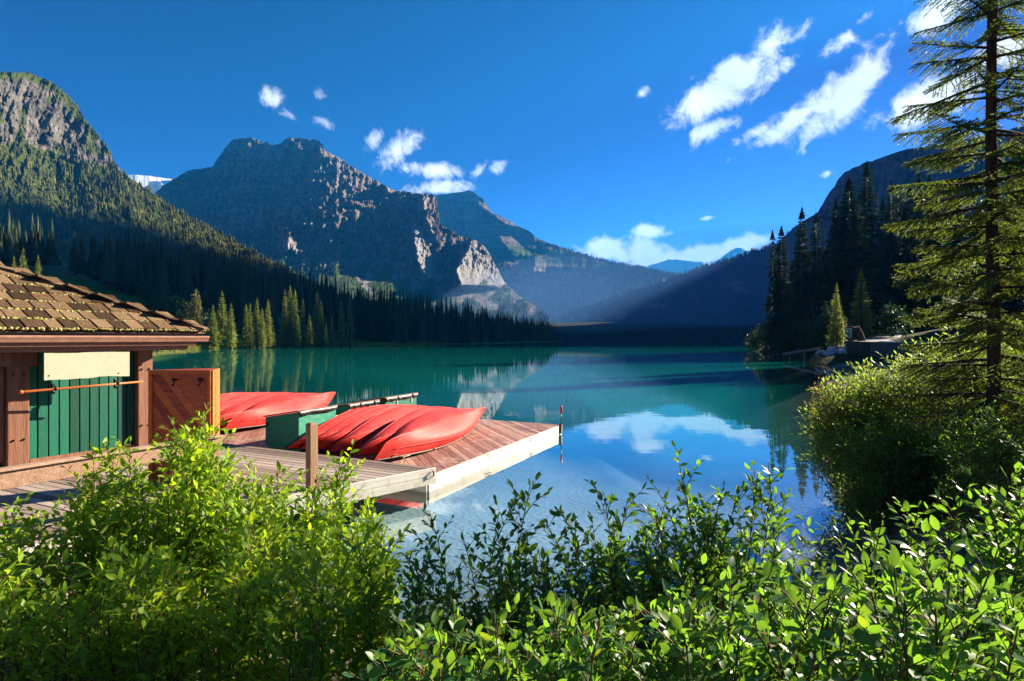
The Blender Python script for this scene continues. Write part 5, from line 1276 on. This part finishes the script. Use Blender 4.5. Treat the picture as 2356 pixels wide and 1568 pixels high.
# --- far left shore: broadleaf trees and bright bank growth
b = at(194, 342, 158); t = bush('broadleaf_tree', b, (2.6, 2.6, 12.2), 2600, .55, poplar_m, 501, 'yellowing broadleaf tree on the far shore just past the roof corner', 'tree')
for i, (px, py, d, w, h) in enumerate(((146, 299, 215, 3.4, 7), (152, 304, 205, 3.6, 8), (159, 308, 200, 3.4, 8), (166, 311, 195, 3.8, 8.5), (174, 317, 186, 3.6, 8), (181, 322, 180, 3.6, 9), (205, 330, 172, 3, 8))):
    x, y, _ = at(px, py, d); bush('bush', (x, y, land_z(x, y)), (w, w, h), 900, .7, bush_m, 520+i, 'dim green bush in the thicket along the edge of the meadow', 'bush', 'meadow thicket bushes')
def shore_grass():
    T, k = [], 0
    for i in range(16000):
        t = 2.2+4.6*r_.random(); s = sl_at(t); dep = 8*r_.random()**1.4+.1; x, y = s[0]-dep*.85, s[1]+dep*.5; z = max(land_z(x, y), 0); h = .35+.55*r_.random()+.5*(dep > 3)*r_.random(); w = .2; a = r_.random()*3.14
        o = np.array((math.cos(a)*w, math.sin(a)*w, 0)); p = np.array((x, y, z)); T += [p-o, p+o, p+np.array((r_.normal()*.12, r_.normal()*.12, h))]
    V = np.array(T); tag(link('grass', np_mesh('grass', V, [np.arange(len(V)).reshape(-1, 3)], leafmat('shore sedge', (.22, .23, .035), (.32, .30, .07), .4, .7, .1, .2, False))), 'bright yellow green sedge along the far shoreline', None, None, 'stuff')
shore_grass()
for i in range(22):
    t_ = 2.75+2.9*i/22; s = sl_at(t_); x, y = s[0]-(4+2*r_.random()), s[1]+3; w = 1.2+.9*r_.random()
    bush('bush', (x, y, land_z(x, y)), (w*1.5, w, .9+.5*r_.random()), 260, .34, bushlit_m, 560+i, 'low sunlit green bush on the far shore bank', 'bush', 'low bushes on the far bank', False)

# ------------------------------------------------------------------ the big near spruce
twig_m = leafmat('near spruce needles', (.022, .06, .015), (.07, .12, .022), .4, .55, .25, 1.2, True, (.34, .46, .03))
def spruce_branch(name, L, seed, dense=1.0):
    """one bough along +x: a bent limb, side twigs in a drooping fan, needles all round every twig"""
    r = np.random.default_rng(seed); T = []; lim = MB()
    def spine(s): return np.array((L*s, .04*L*math.sin(3*s+seed), -.13*L*s*s+.16*L*max(0, s-.5)**1.3))
    lim.tube([spine(s) for s in np.linspace(0, 1, 7)], np.linspace(.020, .004, 7)*L**.5, 5, False)
    tw = []
    n = int(21*L*dense)+9
    for k in range(n):
        s = .14+.84*(k+r.random()*.7)/n; sg = 1 if k % 2 else -1; l = L*(.36*(1-s)**.75+.07)*(.65+.6*r.random())
        a = math.radians(48+16*r.normal()*.6); p = spine(s); d = np.array((math.cos(a), sg*math.sin(a), -.20-.35*r.random())); q = p+d*l+np.array((0, 0, -.10*l))
        tw.append((p, q)); lim.tube([p, (p+q)/2+Zv*.03*l, q], [.006, .005, .003], 3, False)
        m = int(l/.065)
        for j in range(m):
            f = .25+.7*(j+r.random()*.5)/max(m, 1); pp = p+(q-p)*f; s2 = 1 if j % 2 else -1; dd = d+np.array((-d[1]*s2, d[0]*s2, -.15*r.random()))*.8; dd /= np.linalg.norm(dd); l2 = l*.34*(1-f*.6)+.03
            tw.append((pp, pp+dd*l2))
    tw.append((spine(.75), spine(1.0)+np.array((.03, 0, .01))))
    for (p, q) in tw:
        d = q-p; l = np.linalg.norm(d); d = d/l; a = np.cross(d, (0, .3, 1)); a /= np.linalg.norm(a)+1e-9; b_ = np.cross(d, a); m = max(4, int(l/.0085))
        for j in range(m):
            f = (j+r.random())/m; ph = r.random()*6.28; o = math.cos(ph)*a+math.sin(ph)*b_; c = p+d*l*f; nl = .022+.010*r.random(); t = d*.75+o; t /= np.linalg.norm(t); w = np.cross(t, o); w /= np.linalg.norm(w)+1e-9
            T.append((c-w*.0042-d*.003, c+w*.0042+d*.003, c+t*nl))
    V = np.array(T).reshape(-1, 3)
    return np_mesh(name, V, [np.arange(len(V)).reshape(-1, 3)], twig_m), lim.mesh('limb', bark, True)
def big_spruce():
    base = at(992.5, 420, 7.2); base[2] = .75
    t = empty('spruce_tree', tuple(base), 'large near spruce on the right with spreading tiered boughs and a bare straight trunk', 'tree')
    Ht = 9.6; b = MB(); zs = np.linspace(-.4, Ht, 9); b.tube([base+np.array((.02*math.sin(z), 0, z)) for z in zs], np.interp(zs, [0, 3, 7, Ht], [.078, .068, .046, .012]), 10); b.build('trunk', bark, t, True)
    protos = [spruce_branch('branch', L, 700+i) for i, L in enumerate((1.5, 1.25, 1.0, .8, 1.7, 1.4))]; lens = (1.5, 1.25, 1.0, .8, 1.7, 1.4)
    k = 0; z = 1.15; rr = np.random.default_rng(77)
    while z < Ht-.25:
        u = z/Ht; Lz = np.interp(z, [1, 2.3, 3.3, 5.4, 6.8, 8.8, 9.6], [1.0, 1.2, 1.22, 1.05, .82, .32, .15])
        for j in range(4):
            az = j*2*math.pi/4+k*1.1+rr.normal()*.25; Lb = Lz*(.7+.4*rr.random()); i = int(np.argmin([abs(Lb-l)+.25*rr.random() for l in lens]))
            pm, lm = protos[i]; s = Lb/lens[i]
            o = bpy.data.objects.new('branch', pm); COL.objects.link(o); o.parent = t; o.location = (0, 0, z+rr.normal()*.05)
            o.rotation_euler = (rr.normal()*.15, -.02-.10*u+.09*rr.normal(), az); o.scale = (s, s*(.85+.3*rr.random()), s)
            q = bpy.data.objects.new('limb', lm); COL.objects.link(q); q.parent = o
        k += 1; z += .20+.05*rr.random()+.05*(z > 5)
big_spruce()

# ------------------------------------------------------------------ shrubs
def leaf_mat(name, c0, c1, c2, trans, tcol, rough, spec):
    M = Mat(name, rough, spec)
    f = M.math('FRACT', M.math('ADD', M.attr('tint'), M.math('MULTIPLY', M.rnd(), M.attr('solo'))))
    c = M.ramp(f, [(.0, c0), (.55, c1), (.93, c2), (.97, (.22, .15, .02))])
    M.set(Base_Color=c)
    t = M.node('BsdfTranslucent'); M.L.new(M.mixc(.5, c, tcol), t.inputs['Color'])
    mx = M.node('MixShader'); mx.inputs[0].default_value = trans; M.L.new(M.b.outputs[0], mx.inputs[1]); M.L.new(t.outputs[0], mx.inputs[2]); M.L.new(mx.outputs[0], M.out.inputs['Surface'])
    return M.m
will_m = leaf_mat('sun brightened willow leaves', (.11, .24, .012), (.19, .36, .02), (.29, .42, .04), .56, (.60, .82, .02), .5, .3)  # greens raised beyond real leaf colour to imitate sunlight in the shrubs
dog_m = leaf_mat('glossy shrub leaves', (.02, .095, .026), (.045, .16, .028), (.10, .23, .03), .5, (.36, .66, .02), .43, .4)
sal_m = leaf_mat('grey green willow leaves', (.08, .17, .028), (.15, .25, .04), (.28, .32, .07), .48, (.52, .72, .06), .5, .3)
gold_m = leaf_mat('golden willow tips', (.30, .15, .03), (.42, .24, .06), (.40, .30, .10), .4, (.55, .30, .06), .5, .3)
stem_m = plain('reddish brown stem', (.13, .075, .032), .7, .2)
LX = np.array([0, .22, .5, .78, 1.0]); LWID = np.array([0, .165, .215, .14, 0])
def leaf_proto(curl, fold):
    V = []
    for x, w in zip(LX, LWID):
        z = -curl*x*x
        V += [(x, 0, z)]+([(x, w, z+fold*w), (x, -w, z+fold*w)] if w else [])
    Fq = [(1, 4, 5, 2), (4, 7, 8, 5), (1, 3, 6, 4), (4, 6, 9, 7)]; Ft = [(0, 1, 2), (0, 3, 1), (7, 10, 8), (7, 9, 10)]
    return np.array(V), Fq, Ft
LPRO = [leaf_proto(c, f) for c, f in ((.12, .25), (.28, .4), (-.05, .15), (.2, .1))]
LPLAIN = (np.array([(0, 0, 0), (.5, .17, .03), (1, 0, -.1), (.5, -.17, .03)]), [(0, 3, 2, 1)])
LSOLO = {}
def leaf_solo(mat, i, wid):
    k = (mat.name, i, wid)
    if k not in LSOLO:
        V, Fq, Ft = LPRO[i]; V = V*np.array((1, wid, 1)); LSOLO[k] = np_mesh('leaf', V, [Fq, Ft], mat, True, {'solo': np.ones(len(V)), 'tint': np.zeros(len(V))})
    return LSOLO[k]
class Shrub:
    """stems with alternate leaves; the leaves that show largest are parts, the rest one mass"""
    def __init__(s, seed): s.r = np.random.default_rng(seed); s.sb = MB(); s.P, s.D, s.N, s.L = [], [], [], []
    def leaves(s, pts, Ll, gap, spread=50, t0=0.):
        r = s.r; seg = np.linalg.norm(np.diff(pts, axis=0), axis=1); cum = np.concatenate([[0], np.cumsum(seg)]); tot = cum[-1]; x = tot*t0+gap*r.random(); ph = r.random()*6.28
        while x < tot:
            i = min(np.searchsorted(cum, x)-1, len(seg)-1); i = max(i, 0); p = pts[i]+(pts[i+1]-pts[i])*((x-cum[i])/seg[i]); d = (pts[i+1]-pts[i])/seg[i]
            a = np.cross(d, (.2, .1, 1)); a /= np.linalg.norm(a)+1e-9; b = np.cross(d, a); o = math.cos(ph)*a+math.sin(ph)*b; th = math.radians(spread+14*r.normal())
            if x > tot-gap*1.5: th *= .35
            ld = d*math.cos(th)+o*math.sin(th); nn = Zv*.9+o*.1+d*.35+.45*r.normal(size=3); nn = nn-ld*(nn @ ld); nn /= np.linalg.norm(nn)+1e-9
            s.P.append(p); s.D.append(ld); s.N.append(nn); s.L.append(Ll*(.6+.55*r.random())*(1-.35*(x/tot)**6)); ph += 2.4+.3*r.normal(); x += gap*(.7+.6*r.random())
    def stem(s, base, tip, r0, Ll, gap, twigs, tl, bow=.12, t0=.3, spread=50):
        r = s.r; base, tip = np.array(base, float), np.array(tip, float); L = np.linalg.norm(tip-base); side = r.normal(size=3)*bow*L; side[2] *= .3
        u = np.linspace(0, 1, 8)[:, None]; pts = base+(tip-base)*u+side*np.sin(u*math.pi)+np.array((0, 0, .06*L))*np.sin(u*math.pi)
        s.sb.tube(pts, np.linspace(r0, r0*.28, 8), 5, False); s.leaves(pts, Ll, gap, spread, max(t0, .45))
        for k in range(twigs):
            f = t0+(.95-t0)*(k+r.random())/twigs; i = int(f*7); p = pts[i]+(pts[min(i+1, 7)]-pts[i])*(f*7-i); d = (tip-base)/L
            a = r.normal(size=3); a -= d*(a @ d); a /= np.linalg.norm(a); l = tl*(.5+.8*r.random())*(1.15-f*.7); e = p+(d*.62+a*.75+Zv*.25)*l; m = (p+e)/2+Zv*.05*l-a*.03*l
            tp = np.array([p, m, e]); s.sb.tube(tp, [r0*.38, r0*.3, r0*.16], 4, False); s.leaves(tp, Ll*.95, gap, spread, .12)
    def build(s, name, loc, label, mat, cat='shrub', group=None, solo=300, wid=1.0, minpx=9.0, plain_leaf=False, tint=None, seedtint=0):
        t = empty(name, tuple(loc), label, cat, group); s.sb.build('stem', stem_m, t, True)
        P, D, N, L = np.array(s.P), np.array(s.D), np.array(s.N), np.array(s.L); n = len(P); r = s.r
        px = CX+P[:, 0]/P[:, 1]*F; py = HY+(H-P[:, 2])/P[:, 1]*F
        size = L*F/P[:, 1]; vis = (px > -8) & (px < 1032) & (py > 0) & (py < 690) & (P[:, 1] > .5)
        order = np.argsort(-(size*vis)); pick = [i for i in order[:solo] if vis[i] and size[i] >= minpx]
        org = np.array(loc, float); B = np.cross(N, D); pro = r.integers(0, 4, n)
        for i in pick:
            o = bpy.data.objects.new('leaf', leaf_solo(mat, int(pro[i]), wid)); COL.objects.link(o); o.parent = t
            l = L[i]; p = P[i]-org
            o.matrix_basis = Matrix(((D[i][0]*l, B[i][0]*l, N[i][0]*l, p[0]), (D[i][1]*l, B[i][1]*l, N[i][1]*l, p[1]), (D[i][2]*l, B[i][2]*l, N[i][2]*l, p[2]), (0, 0, 0, 1)))
        rest = np.ones(n, bool); rest[pick] = False; idx = np.nonzero(rest)[0]; tn = r.random(n)*.95
        Vs, Q, T3, A, c = [], [], [], [], 0
        for k in range(1 if plain_leaf else 4):
            ii = idx if plain_leaf else idx[pro[idx] == k]
            if not len(ii): continue
            if plain_leaf: V, Fq = LPLAIN; Ft = []
            else: V, Fq, Ft = LPRO[k]
            W = (V[None, :, 0:1]*D[ii][:, None]+V[None, :, 1:2]*wid*B[ii][:, None]+V[None, :, 2:3]*N[ii][:, None])*L[ii][:, None, None]+P[ii][:, None]
            off = c+np.arange(len(ii))[:, None, None]*len(V); Q.append((np.array(Fq)[None]+off).reshape(-1, 4))
            if len(Ft): T3.append((np.array(Ft)[None]+off).reshape(-1, 3))
            Vs.append(W.reshape(-1, 3)); A.append(np.repeat(tn[ii], len(V))); c += len(ii)*len(V)
        if Vs:
            A = np.concatenate(A); me = np_mesh('foliage', np.concatenate(Vs), [np.concatenate(Q)]+([np.concatenate(T3)] if T3 else []), mat, True, {'tint': A, 'solo': A*0})
            o = link('foliage', me, t); o['kind'] = 'stuff'
        return t
OUT = disp((-40,1150),(0,1128),(60,1096),(130,1075),(200,1040),(240,1015),(300,1005),(340,1040),(375,985),(395,955),(430,990),(470,945),(500,1000),(525,1060),(570,1090),(600,1075),(640,1075),(660,1100),(700,1085),(740,1095),(790,1045),(815,1090),(840,1140),(875,1150),(885,1210),(880,1270),(915,1320),(935,1290),(960,1240),
           (990,1190),(1020,1240),(1060,1235),(1085,1270),(1120,1240),(1160,1240),(1195,1140),(1225,1125),(1250,1190),(1275,1230),(1310,1210),(1345,1220),(1375,1150),(1400,1125),(1440,1145),(1475,1150),(1505,1180),(1530,1090),(1560,1055),(1585,1120),(1620,1150),(1650,1110),(1690,1150),(1730,1100),(1765,1075),(1785,1130),(1800,1210),(1850,1235),(1900,1250),(1960,1230),(2030,1190),(2060,1230),(2110,1180),(2150,1150),(2210,1170),(2260,1130),(2310,1110),(2360,1070),(2440,1050))
def outl(px): return float(np.interp(px, OUT[:, 0], OUT[:, 1]))
def near_shrub(i, name, label, mat, px0, px1, d0, d1, nst, drop, Ll, gap, twigs, tl, leaders=(), group=None, wid=1.0, spread=50, low=0, r0=.0062):
    s = Shrub(900+i); r = s.r; bs = []
    for k in range(nst+len(leaders)):
        if k < len(leaders): px, py, d = leaders[k]
        else:
            px = px0+(px1-px0)*r.random(); d = d0+(d1-d0)*r.random(); py = max(outl(px), low)+(26 if i < 2 else 12 if low or mat is will_m else 30)+drop*r.random()**1.2
        tip = at(px, py, d); g = float(ground_z(tip[0], tip[1]))
        b = np.array((tip[0]*.93+.07*at((px0+px1)/2, 500, d)[0]+r.normal()*.10, tip[1]+.05+r.normal()*.10, 0)); b[2] = max(float(ground_z(b[0], b[1])), -.1)-.03
        hgt = tip[2]-b[2]
        if hgt < .25: continue
        s.stem(b, tip, r0*(.7+.3*hgt), Ll, gap, max(2, int(twigs*min(hgt, 1.6))), tl, .06, .15 if hgt < 1 else .22, spread); bs.append(b)
    c = np.mean(bs, 0); c[2] = float(ground_z(c[0], c[1])); s.build(name, c, label, mat, 'shrub', group, 300, wid)
G1, G2 = 'bright willow shrubs in the left foreground', 'glossy shrubs along the bottom of the view'
near_shrub(0, 'willow_shrub', 'bright willow at the left edge under the pale rail', will_m, -25, 80, 3.6, 4.6, 26, 95, .086, .036, 12, .34, (), G1)
near_shrub(1, 'willow_shrub', 'bright willow whose twin tips stand against the green wall', will_m, 70, 160, 3.8, 4.8, 28, 95, .086, .036, 12, .34, ((92, 443, 4.3), (108, 450, 4.2), (130, 438, 4.4)), G1)
near_shrub(2, 'willow_shrub', 'tallest bright willow, reaching up in front of the cedar door', will_m, 155, 226, 3.9, 4.8, 30, 100, .084, .035, 12, .32, ((170, 418, 4.3), (184, 428, 4.2), (203, 414, 4.4), (208, 428, 4.3), (193, 440, 4.2)), G1)
near_shrub(3, 'willow_shrub', 'bright willow between the rail post and the lone deck post', will_m, 220, 305, 3.6, 4.7, 28, 95, .086, .036, 12, .34, ((255, 470, 4.2), (278, 468, 4.3)), G1)
near_shrub(4, 'willow_shrub', 'bright willow at the foot of the lone deck post, two tall shoots', will_m, 300, 385, 3.7, 4.8, 28, 100, .086, .036, 12, .34, ((341, 455, 4.2), (350, 458, 4.3), (318, 474, 4.2), (372, 503, 4.3)), G1)
near_shrub(5, 'willow_shrub', 'shaded willow in the bottom left corner', will_m, -40, 120, 2.9, 3.5, 30, 90, .080, .034, 12, .30, (), G1, low=545)
near_shrub(6, 'willow_shrub', 'dense lower willow left of the middle of the bush bank', will_m, 110, 250, 2.9, 3.6, 32, 90, .080, .034, 12, .30, (), G1, low=535)
near_shrub(7, 'willow_shrub', 'lower willow whose twigs border the strip of open shore', will_m, 240, 380, 2.9, 3.6, 32, 95, .080, .034, 12, .30, ((318, 560, 3.1), (372, 572, 3.1)), G1, low=530)
near_shrub(8, 'glossy_shrub', 'upright dark shrub just right of the strip of open shore', dog_m, 395, 480, 3.0, 3.9, 20, 90, .070, .034, 12, .30, ((430, 514, 3.4), (462, 532, 3.4), (410, 556, 3.3)), G2, 1.05)
near_shrub(9, 'glossy_shrub', 'shrub with one tall forked shoot against the blue water', dog_m, 475, 575, 3.0, 3.9, 27, 95, .072, .034, 13, .30, ((530, 486, 3.4), (520, 498, 3.4), (545, 520, 3.4), (498, 535, 3.3)), G2, 1.05)
near_shrub(10, 'glossy_shrub', 'shrub beside the tallest shoot, with a red bud at one tip', dog_m, 570, 655, 3.0, 3.9, 27, 95, .072, .034, 13, .30, ((604, 492, 3.4), (628, 498, 3.4), (575, 522, 3.3), (590, 530, 3.4)), G2, 1.05)
near_shrub(11, 'glossy_shrub', 'shrub carrying the tallest shoot of the bottom row', dog_m, 640, 720, 3.0, 3.8, 27, 95, .072, .034, 13, .30, ((678, 457, 3.4), (668, 490, 3.4), (690, 496, 3.4), (655, 512, 3.4)), G2, 1.05)
near_shrub(12, 'glossy_shrub', 'shrub whose slanting shoots end the open water on the right', dog_m, 715, 800, 3.0, 3.9, 27, 95, .072, .034, 13, .30, ((768, 462, 3.5), (758, 474, 3.4), (725, 480, 3.4), (742, 492, 3.4), (773, 490, 3.4)), G2, 1.05)
near_shrub(13, 'glossy_shrub', 'sunlit shrub in front of the mirrored dark trees', dog_m, 795, 905, 2.5, 3.4, 24, 100, .066, .040, 10, .30, ((884, 512, 2.9), (860, 530, 2.9), (826, 538, 2.9)), G2, 1.1)
near_shrub(14, 'glossy_shrub', 'yellow green sunlit shrub at the right edge', dog_m, 895, 1045, 2.4, 3.3, 36, 110, .078, .036, 13, .32, ((1003, 470, 2.7), (960, 500, 2.7), (985, 488, 2.7), (920, 503, 2.7)), G2, 1.1)
near_shrub(15, 'glossy_shrub', 'low dark broad leaved shrub at the bottom, left of centre', dog_m, 370, 530, 1.8, 2.5, 32, 80, .064, .034, 12, .25, (), G2, 1.25, low=600)
near_shrub(16, 'glossy_shrub', 'low dark broad leaved shrub at the bottom centre', dog_m, 520, 680, 1.8, 2.5, 34, 90, .064, .034, 12, .25, (), G2, 1.25, low=590)
near_shrub(17, 'glossy_shrub', 'shrub with large translucent leaves at the bottom right of centre', dog_m, 670, 830, 1.6, 2.4, 38, 90, .070, .034, 12, .26, ((690, 575, 1.8), (735, 590, 1.7)), G2, 1.15, low=575)
near_shrub(18, 'glossy_shrub', 'closest shrub in the bottom right corner, leaves large and shining', dog_m, 815, 1040, 1.5, 2.3, 44, 100, .070, .034, 12, .26, ((865, 560, 1.7), (930, 560, 1.7), (1000, 545, 1.6)), G2, 1.15, low=560)

# --- the grey green willows leaning over the water on the right
def bank_willow(i, label, roots, polys, nst, d0, d1, mat, Ll, gap, twigs, tl, wid=.95):
    s = Shrub(1200+i); r = s.r
    for k in range(nst):
        f = r.random(); j = min(int(f*(len(polys)-1)), len(polys)-2); f = f*(len(polys)-1)-j
        px = polys[j][0]*(1-f)+polys[j+1][0]*f; ya = polys[j][1]*(1-f)+polys[j+1][1]*f; yb = polys[j][2]*(1-f)+polys[j+1][2]*f
        py = ya+(yb-ya)*r.random()**1.25; d = d0+(d1-d0)*r.random(); tip = at(px, py, d); b = np.array(roots[r.integers(len(roots))])+r.normal(size=3)*(.25, .25, .02)
        s.stem(b, tip, .009, Ll, gap, twigs, tl, .10, .35, 46)
    c = np.mean(roots, 0); return s.build('bank_willow', c, label, mat, 'shrub', 'willows on the right bank', 0, wid, 9, True)
bank_willow(0, 'grey green willow leaning far out over the water', [(6.0, 9.6, .45), (6.6, 9.9, .5), (6.3, 9.0, .5)], [(812, 388, 470), (838, 376, 515), (870, 365, 540), (905, 359, 550), (935, 355, 545)], 170, 8.6, 10.4, sal_m, .115, .045, 13, .6)
bank_willow(1, 'dark leaved lower willow at the water\'s edge behind the sunlit shrubs', [(5.6, 8.2, .4), (6.3, 8.0, .5), (7.0, 8.2, .6)], [(835, 438, 520), (865, 425, 545), (900, 425, 560), (940, 430, 560), (985, 430, 540)], 130, 7.4, 8.6, dog_m, .085, .038, 12, .5, 1.1)
bank_willow(2, 'tall willow thicket around the foot of the big spruce', [(7.6, 9.0, .6), (8.3, 9.3, .7), (9.0, 9.5, .8)], [(905, 346, 470), (945, 335, 480), (985, 322, 500), (1010, 312, 520), (1045, 300, 530)], 150, 8.2, 9.8, sal_m, .11, .045, 12, .55)
bank_willow(3, 'nearer dim willow at the right edge below the spruce', [(6.6, 6.9, .7), (7.2, 7.2, .8), (6.0, 6.5, .7)], [(930, 440, 550), (965, 410, 550), (1000, 395, 540), (1040, 380, 540)], 90, 6.2, 7.2, dog_m, .08, .038, 12, .45, 1.1)
bank_willow(4, 'golden tipped willow sprays, outermost over the lake', [(6.1, 9.7, .5)], [(808, 386, 398), (820, 380, 405), (833, 378, 412), (812, 420, 424), (850, 352, 372)], 22, 9.3, 9.9, gold_m, .075, .040, 9, .32)
def bank_cover():
    n = 7000; x = 3+r_.random(n)*26; y = 3+r_.random(n)*50; s = np.interp(x, SHX, SHY)-y; k = (s > .5) & (x/y < 1.1); x, y = x[k], y[k]; z = ground_z(x, y); n = len(x)
    a = r_.random(n)*6.28; h = .15+.35*r_.random(n); w = .02+.03*r_.random(n); P = np.stack([x, y, z], -1); o = np.stack([np.cos(a)*w, np.sin(a)*w, a*0], -1)
    V = np.stack([P-o, P+o, P+np.stack([r_.normal(size=n)*.12, r_.normal(size=n)*.12, h], -1)], 1).reshape(-1, 3)
    tag(link('grass', np_mesh('grass', V, [np.arange(len(V)).reshape(-1, 3)], leafmat('bank grass', (.035, .06, .015), (.09, .10, .03), .3, .7, .1, .6, False))), 'sparse grass and weeds over the right hand bank', None, None, 'stuff')
bank_cover()
for i in range(26):
    x = 5.4+i*.34+.2*r_.normal(); y = np.interp(x, SHX, SHY)-.25+.3*r_.normal(); s = .10+.14*r_.random()
    o = bpy.data.objects.new('shore_stone', BOULD[i % 6]); COL.objects.link(o); o.location = (x, y, .03); o.scale = (s*1.3, s, s*.7); o.rotation_euler = (0, 0, r_.random()*6.28)
    tag(o, 'rounded stone at the waterline beneath the leaning willows', 'stone', 'stones at the right waterline')
